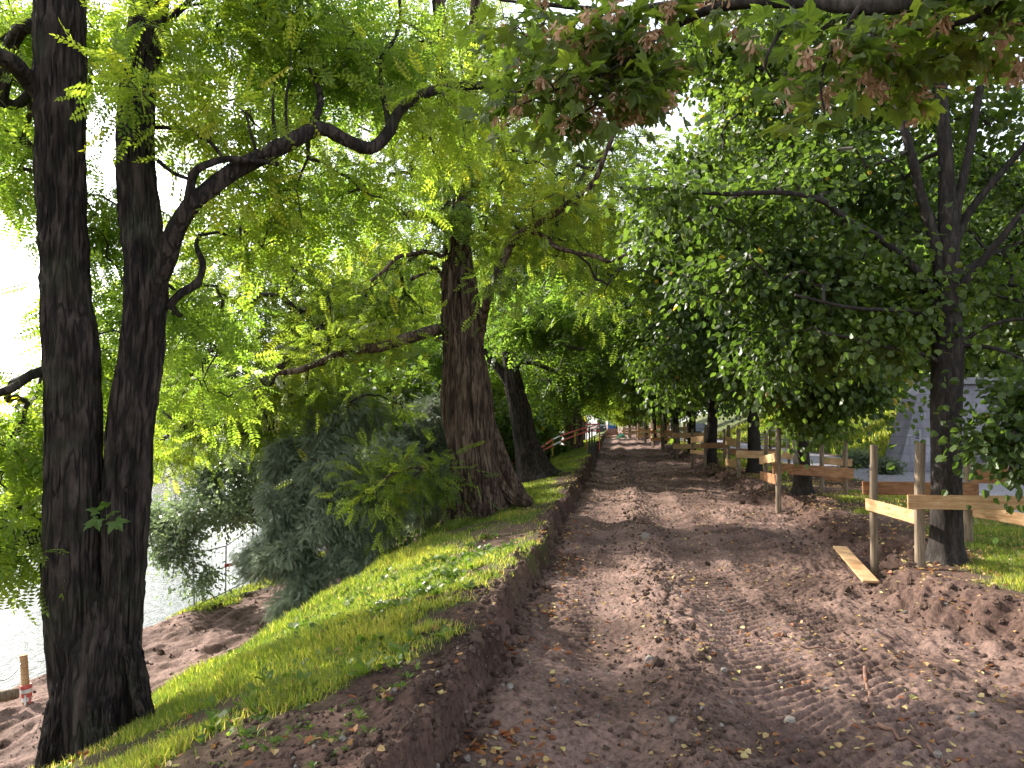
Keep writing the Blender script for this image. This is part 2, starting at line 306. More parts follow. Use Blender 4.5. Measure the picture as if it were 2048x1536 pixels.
# ------------------------------------------------------------------ ground
WATER = -3.12
def Lx(y): return -0.84 + 0.07 * noise(y * 0.9, 3.1, 0, 5) + 0.05 * noise(y * 3.1, 8.1, 0, 6) - 0.12 * ss(30, 60, y)
def Rx(y): return 3.35 - 0.72 * np.exp(-((np.asarray(y) - 7.3) / 1.25) ** 2) - 0.1 * ss(8, 12, y) + 0.16 * noise(y * 0.8, 1.7, 0, 9) + 0.09 * noise(y * 2.7, 5.1, 0, 10)
def brow(y): return -4.35 + 1.25 * ss(5.5, 13, y) + 0.35 * ss(14, 24, y) + 0.55 * ss(24, 40, y)
def browz(y): return 1.6 + 0.603 * brow(y) - 0.02
def H(x, y, detail=True):
    x, y = np.broadcast_arrays(np.asarray(x, float), np.asarray(y, float))
    L, R, xb, zb = Lx(y), Rx(y), brow(y), browz(y)
    zt = 0.25 + 0.05 * noise(y * 1.3, 0.5, 0, 11) + 0.28 * ss(16, 40, y)
    t = np.clip((L - x) / (L - xb), 0, 1)
    zg = zt + (zb - zt) * (0.55 * t + 0.45 * t * t)
    xf = xb - (zb + 2.65) / 0.85
    tf = np.clip((xb - x) / (xb - xf), 0, 1); zs = zb + (-2.65 - zb) * tf
    z = np.where(x >= xb, zg, zs)
    z = np.where(x < xf, -2.65 - 0.06 * (xf - x), z)
    # river terrace: mound near the shore, then down into the water
    mound = 0.12 * np.exp(-(((x + 9.6) / 0.9) ** 2 + ((y - 16.5) / 2.6) ** 2))
    z = z + np.where(x < xf, mound, 0)
    z = np.where(x < -9.8, z - 1.1 * ss(-9.8, -12.2, x), z)
    # cut bank down to the path, up again to the verge
    clod = 0.09 * fbm(x * 4.5, y * 4.5, 0, 4, 21, .6) if detail else 0
    bl = ss(-0.035, 0.07, x - L + clod)
    z = np.where(x > L - 0.3, z * (1 - bl), z)
    zr = 0.24 + 0.04 * noise(y * 0.9, 9.5, 0, 12)
    br = ss(-0.28, 0.22, x - R + clod * 2.2)
    z = np.where(x > R - 0.7, zr * br, z)
    z = np.where(x > R + 0.6, zr + (0.17 - zr) * ss(0.6, 2.5, x - R), z)
    z = np.where(x > 6.2, 0.17 - 0.02 * ss(6.2, 6.4, x) + 0.04 * ss(9.9, 10.3, x), z)
    emb = 0.42 * np.clip(x - 10.6, 0, 8.5) * ss(25.6, 26.2, y) + 0.22 * np.clip(x - 10.4, 0, 2.0) * (1 - ss(24.3, 25.0, y)) * ss(17.5, 16, y)
    z = z + emb
    if detail:
        on = ((x > L) & (x < R + 0.3)).astype(float)
        fade = 1.0
        lane = lambda c, w_: np.exp(-((x - c - 0.06 * noise(y * 0.35, c * 9, 0, 31)) / w_) ** 4)
        la, lb, lc = lane(-0.12, 0.27), lane(1.0, 0.30), lane(1.62, 0.22)
        inpath = ss(L + 0.08, L + 0.3, x) * (1 - ss(R - 0.35, R - 0.1, x))
        h = 0.06 * fbm(x * 1.1, y * 0.8, 0, 3, 40) + 0.036 * fbm(x * 6, y * 4.5, 0, 4, 41, 0.6) * (1 - 0.75 * np.maximum(la, np.maximum(lb, lc)))
        ridge = np.exp(-((x - 0.44) / 0.20) ** 2) + 0.6 * np.exp(-((x - 2.0) / 0.25) ** 2)
        h += ridge * (0.05 + 0.065 * fbm(x * 3.2, y * 2.2, 0, 5, 43, 0.62))
        rough = ss(1.5, 2.2, x)
        h += rough * 0.06 * fbm(x * 3.1, y * 2.5, 0, 5, 44, 0.6)
        h -= 0.055 * la + 0.065 * lb + 0.04 * lc
        q = 0.5 + 0.5 * np.sin(2 * math.pi * (y + 0.75 * np.abs(x + 0.12) + 0.03 * noise(x * 3, y * 2, 0, 45)) / 0.105)
        q2 = 0.5 + 0.5 * np.sin(2 * math.pi * (y - 0.70 * (x - 1.0) + 0.03 * noise(x * 3, y * 2, 0, 46)) / 0.115)
        m1 = ss(-0.7, 0.0, noise(x * 2.2, y * 0.55, 0, 47)); m2 = ss(-0.8, -0.1, noise(x * 2.0, y * 0.5, 0, 48))
        h += 0.026 * la * (q ** 1.6) * m1 + 0.030 * np.maximum(lb, lc) * (q2 ** 1.6) * m2
        h += 0.020 * fbm(x * 20, y * 17, 0, 3, 49, .65) * (1 - .4 * np.maximum(la, lb))
        z = z + h * inpath
        # lumpy edges of both banks
        eg = np.exp(-((x - L + 0.02) / 0.16) ** 2) + 0.65 * np.exp(-((x - R) / 0.30) ** 2)
        z = z + eg * 0.075 * fbm(x * 7, y * 7, 0, 4, 50, 0.62)
        lf = (x < L - 0.1) & (x >= xb); z = z + lf * (0.035 * fbm(x * 1.3, y * 1.3, 0, 4, 51)) + (x > L - 1.3) * (x < L - .1) * (1 - ss(5, 7, y)) * .035 * fbm(x * 6, y * 6, 0, 5, 57, .62)
        tr = (1 - ss(xf - 0.6, xf + 0.4, x)) * ss(-12, -10, x)
        z = z + tr * (0.13 * fbm(x * 2.4, y * 0.7, 0, 5, 52, 0.66) + 0.05 * fbm(x * 5, y * 3, 0, 3, 53))
        z = z + (x > R + 0.3) * (x < 6.2) * 0.03 * fbm(x * 2, y * 2, 0, 4, 54)
        z = z + (x > 10.3) * 0.08 * fbm(x * 0.8, y * 0.8, 0, 3, 55)
    return z
fA, fB = G(389, 1222, -2.85), G(451, 1192, -2.85)
def grassmask(x, y):
    x, y = np.broadcast_arrays(np.asarray(x, float), np.asarray(y, float))
    L, R, xb = Lx(y), Rx(y), brow(y)
    xf = xb - (browz(y) + 2.65) / 0.85
    n = fbm(x * 1.6, y * 1.6, 0, 4, 60); n2 = fbm(x * 0.6, y * 0.6, 0, 3, 61)
    edge = L - 0.03 - 0.62 * (1 - ss(3.4, 5.6, y)) - 0.18 * (1 - ss(5.4, 8, y))
    gl = (1 - ss(-0.16, 0.10, x - edge + 0.55 * n)) * ss(xf + 0.2, xf + 0.9, x)
    bare = 0.9 * np.exp(-(((x + 1.45) / 0.42) ** 2 + ((y - 9.6) / 1.3) ** 2)) + 0.5 * np.exp(-(((x + 2.9) / 0.9) ** 2 + ((y - 4.6) / 0.4) ** 2))
    bare += 0.8 * np.exp(-(((x + 1.2) / 0.35) ** 2 + ((y - 19) / 3.0) ** 2))
    t1 = 0.9 * np.exp(-(((x + 4.0) / 0.55) ** 2 + ((y - 5.45) / 0.6) ** 2))
    gl = np.clip(gl * (1 - bare - t1) * (0.12 + 0.88 * ss(-0.28, 0.25, n + 0.35 * n2 + 0.30 * (1 - ss(1.0, 2.2, x - xb)))) , 0, 1)
    gr = ss(0.35, 0.8, x - R + 0.25 * n) * (1 - ss(6.0, 6.25, x)) * ss(-0.35, 0.35, n2 + n * 0.5 + 0.12)
    ge = ss(10.1, 10.6, x + 0.3 * n) * (0.55 + 0.45 * ss(-0.3, 0.1, n))
    gt = ss(18.0, 19.5, y + 0.8 * (x + 9)) * ss(-10.6, -10.2, x) * (1 - ss(xf - 1.0 + 0.0, xf - 0.4, x))
    fx_ = fA[0] + (y - fA[1]) * (fB[0] - fA[0]) / (fB[1] - fA[1]); gf = ss(.75, .35, x - fx_ + .25 * n) * ss(-1.6, -1.2, x - fx_) * ss(fA[1] - .8, fA[1] - .1, y) * ss(32, 28, y)
    gt = gt * ss(-9.1, -9.6, x + 0.3 * n - 0.5 * ss(20, 40, y)) + (y > 30) * (x < xf) * (x > -10.5)
    return np.clip(gl + gr + ge + gt + gf, 0, 1)

yrow = np.concatenate([np.linspace(-25, 2.2, 30, endpoint=False), np.exp(np.arange(math.log(2.2), math.log(170), 0.0040))])
def grid_strip(name, ctrl, subs, label_kind='structure', mats=None):
    cols = [c(yrow) if callable(c) else np.full_like(yrow, c) for c in ctrl]
    X = []
    for k in range(len(ctrl) - 1):
        n = subs[k]; t = np.arange(n) / n
        X.append(cols[k][:, None] * (1 - t) + cols[k + 1][:, None] * t)
    X.append(cols[-1][:, None]); X = np.concatenate(X, 1); Y = np.repeat(yrow[:, None], X.shape[1], 1)
    Z = H(X, Y); n, m = X.shape
    i, j = np.meshgrid(np.arange(n - 1), np.arange(m - 1), indexing='ij')
    f = np.stack([i * m + j, i * m + j + 1, (i + 1) * m + j + 1, (i + 1) * m + j], -1).reshape(-1, 4)
    mb = MB(); mb.add(np.stack([X, Y, Z], -1).reshape(-1, 3), f)
    o = mb.build(name, mats or M['soil'], smooth=True)
    at = o.data.attributes.new('grass', 'FLOAT', 'POINT'); at.data.foreach_set('value', grassmask(X, Y).astype(np.float32).ravel())
    Ls, Rs = Lx(Y), Rx(Y); to = np.clip(ss(.22, .0, X - Ls) * (X > -5.5) + .8 * ss(-.45, -.1, X - Rs) + .5 * ss(-.1, .35, fbm(X * 1.2, Y * .9, 0, 3, 58)) * ss(1.2, 2.2, X), 0, 1)
    at = o.data.attributes.new('topsoil', 'FLOAT', 'POINT'); at.data.foreach_set('value', to.astype(np.float32).ravel())
    o['kind'] = 'structure'; return o
xfoot = lambda y: brow(y) - (browz(y) + 2.65) / 0.85
cm = lambda f, d: (lambda y: f(y) + d)
grid_strip('riverside_ground', [-16, -11.5, cm(xfoot, -0.2)], [10, 110])
grid_strip('grass_bank', [cm(xfoot, -0.2), brow, cm(Lx, -0.4)], [25, 120])
grid_strip('dirt_path', [cm(Lx, -0.4), cm(Lx, 0.35), cm(Rx, -0.6), cm(Rx, 0.5)], [50, 260, 70])
grid_strip('grass_verge', [cm(Rx, 0.5), 6.3], [90])
grid_strip('asphalt_road', [6.3, 9.9], [6], mats=M['asphalt'])
grid_strip('embankment', [9.9, 14, 40], [50, 40])
mb = MB(); g = 2500
for (x0, x1, y0, y1, z) in ((-g, g, -g, -25, -0.3), (-g, -16, -25, 170, -5.0), (40, g, -25, 170, 3.2), (-g, g, 170, g, -0.02)):
    nx, ny = 6, 6
    xs, ys = np.linspace(x0, x1, nx), np.linspace(y0, y1, ny); XX, YY = np.meshgrid(xs, ys, indexing='ij')
    i, j = np.meshgrid(np.arange(nx - 1), np.arange(ny - 1), indexing='ij'); q = i * ny + j
    mb.add(np.stack([XX, YY, np.full_like(XX, z)], -1).reshape(-1, 3), np.stack([q, q + ny, q + ny + 1, q + 1], -1).reshape(-1, 4))
tag(mb.build('ground', M['soil']), kind='structure')
# river
m, t, o = mat('river_water')
p = N(t, 'ShaderNodeBsdfPrincipled'); p.inputs['Base Color'].default_value = (0.05, 0.055, 0.035, 1); p.inputs['Roughness'].default_value = 0.06
p.inputs['IOR'].default_value = 1.24; p.inputs['Specular IOR Level'].default_value = 0.4
v = tex(t, (1, 0.5, 1)); ad = N(t, 'ShaderNodeMath', operation='ADD'); t.links.new(nz(t, v, 1.6, 4), ad.inputs[0]); t.links.new(nz(t, v, 7, 3), ad.inputs[1])
t.links.new(bump(t, ad.outputs[0], 0.35, 0.10), p.inputs['Normal']); t.links.new(p.outputs[0], o.inputs[0]); M['water'] = m
mb = MB(); xs = np.linspace(-180, -9.0, 40); ys = np.linspace(-40, 170, 40); XX, YY = np.meshgrid(xs, ys, indexing='ij')
i, j = np.meshgrid(np.arange(39), np.arange(39), indexing='ij'); q = i * 40 + j
mb.add(np.stack([XX, YY, np.full_like(XX, WATER)], -1).reshape(-1, 3), np.stack([q, q + 40, q + 41, q + 1], -1).reshape(-1, 4))
tag(mb.build('river', M['water']), kind='structure')
# far bank: a raised sheet beyond the river
mb = MB(); A = np.array([[-180, -40], [-75, 30], [-62, 80], [-45, 115], [-15, 150], [-15, 172]]); B = np.array([[-400, -40], [-400, 30], [-400, 80], [-400, 115], [-400, 150], [-400, 172]])
va = []
for k in range(6):
    va += [[*A[k], -3.4], [A[k][0] - 1.5, A[k][1] + 1, -2.5], [*(A[k] * 0.9 + B[k] * 0.1), -2.2], [*B[k], -1.0]]
f = [[k * 4 + j, k * 4 + 4 + j, k * 4 + 5 + j, k * 4 + 1 + j] for k in range(5) for j in range(3)]
o = mb_o = None; mb.add(va, f); o = mb.build('far_bank', M['soil'], smooth=True)
at = o.data.attributes.new('grass', 'FLOAT', 'POINT'); at.data.foreach_set('value', np.array([0.3, 1, 0.9, 1] * 6, np.float32)); o['kind'] = 'structure'
# ------------------------------------------------------------------ foliage templates (unit leaf length, X along, Z = face normal)
rs = np.random.RandomState(7)
def compound(pairs, ll, lw, seed, droop=0.22, fwd=0.35, t0=0.18):
    r = np.random.RandomState(seed); v, f = [], []
    def leaflet(b, d, L, W):
        k = len(v); n = np.array([0, 0, 1.0]); s = norm(np.cross(n, d)); zt = r.uniform(-0.03, 0.015)
        v.extend([b, b + d * L * 0.45 + s * W / 2 + [0, 0, 0.012], b + d * L + [0, 0, zt], b + d * L * 0.45 - s * W / 2 + [0, 0, 0.012]]); f.append([k, k + 1, k + 2, k + 3])
    for i in range(pairs):
        t = t0 + (0.9 - t0) * i / (pairs - 1) if pairs > 1 else 0.5
        b = np.array([t, 0, -droop * t * t]); sz = (0.75 + 0.5 * math.sin(math.pi * t)) * r.uniform(0.85, 1.1)
        for s in (-1, 1): leaflet(b, norm([fwd, s, -0.25 + r.uniform(-.2, .2)]), ll * sz, lw * sz)
    leaflet(np.array([0.93, 0, -droop * .86]), norm([1, 0, -0.35]), ll, lw)
    k = len(v); v.extend([[0, -.004, 0], [0, .004, 0], [.95, .003, -droop * .9], [.95, -.003, -droop * .9]]); f.append([k, k + 1, k + 2, k + 3])
    return np.array(v, float), [np.array(f)]
T_LOC = [compound(7, .185, .092, 1), compound(6, .19, .10, 2, .35), compound(7, .18, .09, 3, .1)]
T_LOCF = [compound(4, .24, .13, 4), compound(4, .25, .13, 5, .35)]
T_YEW = [compound(10, .19, .05, 6, .45, 1.0, .05), compound(10, .17, .05, 7, .25, 1.0, .05)]
def heart(fold=0.10, tip=1.0):
    v = np.array([[0, 0, 0], [.22, .42, fold], [.66, .36, fold * .8], [tip, 0, -.10], [.66, -.36, fold * .8], [.22, -.42, fold]])
    return v, [np.array([[0, 3, 2, 1], [0, 5, 4, 3]])]
T_HEART = [heart(.10), heart(-.06), heart(.2, .95)]
def oval(): return np.array([[0, 0, 0], [.5, .26, .05], [1, 0, -.06], [.5, -.26, .05]], float), [np.array([[0, 3, 2, 1]])]
T_OVAL = [oval()]
def maple(seed):
    r = np.random.RandomState(seed)
    lobes = [(0, 1.0), (55, .86), (-55, .86), (112, .55), (-112, .55)]
    ang = []
    for a_, L in lobes:
        ang += [(a_ - 19, L * .68), (a_ - 8, L * .78), (a_, L), (a_ + 8, L * .78), (a_ + 19, L * .68)]
    ang += [(27.5, .52), (-27.5, .52), (83, .46), (-83, .46), (150, .26), (-150, .26)]
    ang.sort(); c = [[0.35, 0, 0.0]]
    for a_, L in ang:
        q = R_(a_); c.append([.35 + L * .62 * math.cos(q), L * .62 * math.sin(q), .05 * math.cos(3 * q) - .16 * L * L * r.uniform(.6, 1.3)])
    n = len(ang); return np.array(c), [np.array([[0, 1 + i, 1 + (i + 1) % n] for i in range(n - 1)])]
T_MAPLE = [maple(1), maple(2), maple(3)]

def scatter_leaves(mb, A, B, n, size, tmpl, spread=0.18, up=0.7, droop=0.3, rng=rs, along=0.5, rbase=None, flat_=0.6, svar=0.25):
    """n leaves per twig A->B"""
    A = np.repeat(A, n, 0); B = np.repeat(B, n, 0); m = len(A)
    t = rng.uniform(0.15, 1.08, (m, 1)); d = norm(B - A)
    rv = rng.normal(size=(m, 3)); rv[:, 2] *= flat_; side = norm(rv - d * np.sum(rv * d, 1, keepdims=True))
    pos = A + (B - A) * t + side * np.abs(rng.normal(size=(m, 1))) * spread
    X = norm(d * along + side + [0, 0, -droop] + rng.normal(size=(m, 3)) * 0.25)
    Z = np.array([0, 0, up]) + rng.normal(size=(m, 3)) * (1 - up) * 1.4
    s = size * rng.uniform(1 - svar, 1 + svar, m)
    if rbase is None: rb = rng.beta(2.2, 2.2, m)
    else: rb = np.clip(np.repeat(rbase, n) + rng.normal(size=m) * 0.12, 0, 0.999)
    rb = np.where(rng.uniform(size=m) < 0.004, 1.0, np.clip(rb, 0, .97))
    k = rng.randint(0, len(tmpl), m)
    for q in range(len(tmpl)):
        w_ = k == q
        if w_.any(): batch(mb, tmpl[q][0], tmpl[q][1], pos[w_], X[w_], Z[w_], s[w_], rb[w_])

def bark_disp(amp, freq, sharp=1.0, flare=0.0, flen=0.3, nf=5, ph=0.0, zk=0.22, seed=70, wob=0.05):
    def f(th, s, r):
        c, q = np.cos(th), np.sin(th)
        tw = noise(c * 1.5, q * 1.5, s * 0.9, seed + 5) * 0.5
        x, y = np.cos(th + tw * 0.35) * freq, np.sin(th + tw * 0.35) * freq
        n1 = 1 - 2 * np.abs(noise(x, y, s * freq * zk / r.mean() * 0.22, seed)); n2 = noise(x * 2.3, y * 2.3, s * freq * zk / r.mean() * 0.5, seed + 1)
        n3 = noise(c * 1.3, q * 1.3, s * 1.1, seed + 2)
        d = amp * (n1 * sharp + 0.45 * n2) + r * wob * n3
        fl = flare * np.exp(-s / flen) * (0.55 + 0.6 * np.maximum(0, np.cos(nf * th / 1.0 + ph + noise(c, q, 0.3, seed + 9))) )
        return d + r * fl
    return f

def grow(skel, blobs, rng, jit=0.12, clump=0.9, cthr=-0.25, seed=100):
    """attach spray points inside the blobs to the nearest node; returns twig arrays"""
    nodes = np.concatenate([resample(p, 0.25) for p in skel]); 
    pts = []
    for c, rad, n in blobs:
        u = norm(rng.normal(size=(n * 3, 3))) * (rng.uniform(size=(n * 3, 1)) ** 0.42); q = np.asarray(c) + u * np.asarray(rad)
        k = noise(q[:, 0] * clump, q[:, 1] * clump, q[:, 2] * clump, seed) > cthr
        pts.append(q[k][:n])
    pts = np.concatenate(pts)
    d = np.min(np.linalg.norm(pts[:, None, :] - nodes[None, ::2, :], axis=2), axis=1) if len(pts) * len(nodes) < 6e6 else np.array([np.min(np.linalg.norm(nodes[::2] - p_, axis=1)) for p_ in pts])
    pts = pts[np.argsort(d)]; n0 = len(nodes); allp = np.vstack([nodes, pts]); par = np.full(len(allp), -1)
    for i in range(len(pts)):
        k = n0 + i; dd = np.linalg.norm(allp[:k] - allp[k], axis=1); dd[:n0] *= 0.85; par[k] = int(np.argmin(dd))
    wgt = np.ones(len(allp))
    for k in range(len(allp) - 1, n0 - 1, -1):
        if par[k] >= n0: wgt[par[k]] += wgt[k]
    A = allp[par[n0:]]; B = allp[n0:]; return A, B, wgt[n0:], par[n0:] - n0
def add_twigs(mb, A, B, W, par, r0=0.0035, ex=0.42, seg=4):
    ra = r0 * W ** ex; rb = ra * 0.8
    Lg = np.linalg.norm(B - A, axis=1); mid = (A + B) / 2; mid[:, 2] += Lg * 0.10
    mid += rs.normal(size=mid.shape) * Lg[:, None] * 0.05
    segs(mb, A, mid, ra * 1.1, ra, seg); segs(mb, mid, B, ra, rb, seg)

def tree(name, label, cat, base, trunk, boughs, blobs, leaf, tmpl, bark, group=None, n=20, size=0.26, spread=0.2, droop=0.3, up=0.7,
         seed=1, twig=0.0035, seg=24, disp=None, ds=0.06, bdisp=None, leafvar=True, cthr=-0.25, clump=0.9, along=0.5, jit=0, cbias=0.0, crown_name='crown', tseg=4):
    rng = np.random.RandomState(seed); base = np.asarray(base, float)
    root = empty(name, base, label, cat, group)
    mb = MB()
    for (pts, rad, ell) in trunk: tube(mb, np.asarray(pts) - base, rad, seg, ds, disp, ell=ell)
    mb.build('trunk', M[bark], root, smooth=True)
    for (pts, rad) in boughs:
        b = MB(); tube(b, np.asarray(pts) - base, rad, 10, 0.06 if ds < 0.08 else 0.25, bdisp); b.build('bough', M[bark], root, smooth=True)
    skel = [np.asarray(p_) for p_, _ in boughs] + [np.asarray(t_[0])[-max(2, len(t_[0]) // 2):] for t_ in trunk]
    A, B, W, par = grow(skel, blobs, rng, cthr=cthr, clump=clump, seed=seed * 3 + 100)
    b = MB(); add_twigs(b, A - base, B - base, W, par, twig, seg=tseg); b.build('twigs', M['twig_bark'], root)
    cb = 0.5 + cbias + 0.38 * noise(B[:, 0] * .7, B[:, 1] * .7, B[:, 2] * .7, seed + 50) if leafvar else None
    b = MB(); scatter_leaves(b, A - base, B - base, n, size, tmpl, spread, up, droop, rng, along, cb); b.build(crown_name, M[leaf], root)
    return root
def zg(x, y): return float(H(np.array([x]), np.array([y]), False)[0])
def blob(px, py, Y, rx, ry, rz, n): return (P(px, py, Y), (rx, ry, rz), n)

# ---- the double-stemmed locust, near left
Y1 = 5.5; b1 = P(190, 1470, Y1); k1 = 1 / F * 6.0
def W_(px, Y): return px / F * (Y * 1.09 + 0.55) / 2 * .93 - .034     # half width in metres of px pixels, left side of the picture
ctrunk = [([P(188, 1600, Y1), P(190, 1500, Y1), P(190, 1400, Y1), P(192, 1300, Y1 + .03), P(196, 1220, Y1 + .06), P(200, 1150, Y1 + .12)], [W_(178, Y1), W_(172, Y1), W_(165, Y1), W_(150, Y1), W_(100, Y1), W_(40, Y1)], 0.8),
          ([P(165, 1500, Y1), P(155, 1350, Y1), P(146, 1180, Y1), P(147, 1000, Y1), P(146, 850, Y1), P(143, 700, Y1), P(132, 600, Y1), P(126, 450, Y1), P(122, 300, Y1), P(119, 150, Y1), P(118, 0, Y1), P(120, -200, Y1 + .1), P(128, -700, Y1 + .3), P(150, -1500, Y1 + .5), P(170, -2300, Y1 + .8)], [W_(104, Y1), W_(106, Y1), W_(116, Y1), W_(110, Y1), W_(108, Y1), W_(112, Y1), W_(98, Y1), W_(96, Y1), W_(98, Y1), W_(104, Y1), W_(106, Y1), .17, .15, .12, .06], 1.0),
          ([P(225, 1500, Y1 + .1), P(235, 1350, Y1 + .1), P(246, 1180, Y1 + .1), P(252, 1000, Y1 + .12), P(262, 850, Y1 + .12), P(283, 700, Y1 + .15), P(293, 580, Y1 + .15), P(283, 450, Y1 + .2), P(271, 300, Y1 + .2), P(278, 150, Y1 + .25), P(300, 0, Y1 + .3), P(325, -200, Y1 + .4), P(380, -700, Y1 + .6), P(430, -1500, Y1 + .9)], [W_(110, Y1), W_(86, Y1), W_(84, Y1), W_(94, Y1), W_(96, Y1), W_(92, Y1), W_(88, Y1), W_(88, Y1), W_(80, Y1), W_(74, Y1), W_(78, Y1), .12, .10, .06], 1.0)]
ctrunk += [([P(262, 1290, Y1 + .0), P(276, 1350, Y1 - .06), P(284, 1398, Y1 - .12), P(298, 1432, Y1 - .16), P(318, 1462, Y1 - .2)], [.035, .045, .042, .032, .015], 1.0), ([P(140, 1330, Y1 - .08), P(122, 1420, Y1 - .16), P(106, 1500, Y1 - .24), P(86, 1575, Y1 - .3), P(70, 1620, Y1 - .34)], [.05, .08, .075, .06, .03], 1.0), ([P(200, 1400, Y1 - .14), P(205, 1470, Y1 - .24), P(225, 1530, Y1 - .34)], [.06, .07, .03], 1.0)]
def bpx(pts, w0, w1):
    pts = [P(*p_) for p_ in pts]; return (pts, list(np.linspace(w0, w1, len(pts))))
b_1 = [bpx([(296, 660, 5.65), (312, 580, 5.62), (335, 510, 5.55), (352, 455, 5.5), (392, 400, 5.5), (450, 355, 5.6), (510, 320, 5.7), (580, 285, 5.8), (640, 258, 6.0), (690, 280, 6.1), (740, 297, 6.2), (775, 270, 6.3), (805, 215, 6.4), (870, 180, 6.6), (930, 172, 6.8), (1000, 172, 7.0), (1090, 190, 7.3)], .082, .03),
       bpx([(365, 440, 5.5), (378, 400, 5.45), (385, 350, 5.4), (410, 330, 5.4), (450, 318, 5.5), (510, 322, 5.6), (556, 328, 5.8)], .038, .014),
       bpx([(336, 612, 5.7), (365, 585, 5.7), (398, 560, 5.8), (405, 525, 5.9), (393, 492, 6.0), (400, 470, 6.2)], .036, .012),
       bpx([(95, 200, 5.5), (60, 165, 5.4), (25, 125, 5.2), (-40, 100, 5.0), (-150, 60, 4.8)], .085, .05),
       bpx([(80, 50, 5.6), (40, 58, 5.6), (20, 100, 5.7), (8, 160, 5.8), (4, 205, 5.8), (30, 212, 5.9), (55, 190, 6.0), (62, 165, 6.1)], .06, .035),
       bpx([(110, 735, 5.5), (60, 750, 5.4), (20, 778, 5.2), (-60, 800, 5.0)], .045, .02),
       bpx([(100, 1065, 5.5), (50, 1085, 5.4), (0, 1100, 5.2), (-90, 1110, 5.0)], .04, .022),
       bpx([(315, 320, 5.7), (345, 345, 5.7), (378, 358, 5.6)], .014, .01),
       bpx([(300, 255, 5.8), (360, 258, 5.7), (420, 285, 5.6), (445, 315, 5.5)], .012, .009),
       bpx([(620, 265, 6.0), (640, 190, 6.3), (600, 80, 6.5), (610, -60, 6.8), (640, -300, 7)], .03, .012),
       bpx([(780, 262, 6.3), (760, 130, 6.6), (800, 40, 6.9), (780, -150, 7.2)], .022, .01),
       bpx([(280, 120, 5.75), (340, 40, 6.1), (430, -60, 6.6), (520, -250, 7.0)], .035, .012),
       bpx([(575, 290, 5.8), (572, 210, 5.85), (578, 160, 5.9)], .009, .005), bpx([(552, 300, 5.75), (546, 220, 5.8), (548, 165, 5.85)], .010, .005), bpx([(516, 315, 5.7), (500, 262, 5.7), (492, 225, 5.7)], .008, .004)]
for X_, t_ in ((-1.0, 0), ): pass
bl1 = [blob(430, 130, 6.6, .9, 1.1, .55, 70), blob(620, 120, 6.9, .9, 1.1, .6, 80), blob(800, 90, 7.2, .8, 1.1, .5, 70), blob(600, 30, 6.4, .9, 1.0, .45, 70), blob(880, 250, 6.9, .5, .8, .35, 34), blob(700, 400, 6.9, .75, .9, .35, 50), blob(520, 420, 6.4, .55, .7, .45, 48), blob(470, 250, 5.9, .45, .6, .30, 30),
       blob(290, 60, 5.3, .16, .15, .14, 6), blob(268, 165, 5.2, .14, .12, .18, 9), blob(205, 100, 6.9, .4, .4, .5, 36), blob(200, 460, 6.9, .4, .5, .45, 44), blob(205, 680, 7.2, .4, .6, .8, 70), blob(210, 860, 7.4, .35, .5, .5, 36), blob(20, 180, 7.4, .8, .8, .7, 60), blob(30, 380, 7.2, .5, .7, .25, 24), blob(25, 280, 6.6, .4, .7, .6, 34), blob(40, 60, 6.5, .5, .8, .5, 46), blob(15, 740, 5.6, .28, .4, .14, 9),
       blob(35, 880, 5.8, .3, .5, .5, 48), blob(20, 1000, 6.4, .4, .5, .5, 36), blob(25, 1060, 5.5, .24, .4, .30, 26), blob(5, 1130, 5.3, .2, .3, .2, 10), blob(380, 640, 6.6, .35, .6, .5, 30), blob(420, 770, 7.5, .5, .7, .4, 26),
       (np.array([-8.3, 6.2, 4.6]), (1.9, 1.7, 1.1), 110), (np.array([-9.2, 4.2, 5.2]), (2.0, 1.8, 1.2), 120), (np.array([-6.8, 4.0, 4.2]), (1.6, 1.6, .9), 90), blob(350, -250, 6.5, 1.6, 1.8, .8, 90), blob(700, -250, 7, 1.6, 1.8, .8, 80), blob(120, -600, 6, 2.2, 2.4, 1.1, 120), blob(-250, 100, 5, .9, 1.2, .8, 40), blob(-300, 700, 5, .8, 1, .8, 30)]  # the three world-placed clumps: unseen crown left of view, added to shade the foreground
t1 = tree('locust_tree', 'nearest locust tree, dark furrowed trunk splitting into two tall stems at the left edge', 'tree', b1, ctrunk, b_1, bl1, 'locust_leaf', T_LOC, 'locust_bark',
     n=9, size=.25, spread=.19, cthr=-.4, seed=3, seg=150, ds=.018, disp=bark_disp(.022, 8.5, 1.1, .50, .16, 4, .5, seed=71, zk=.22), bdisp=bark_disp(.008, 2.5, 1, zk=.5, seed=75, wob=.12), up=.62)

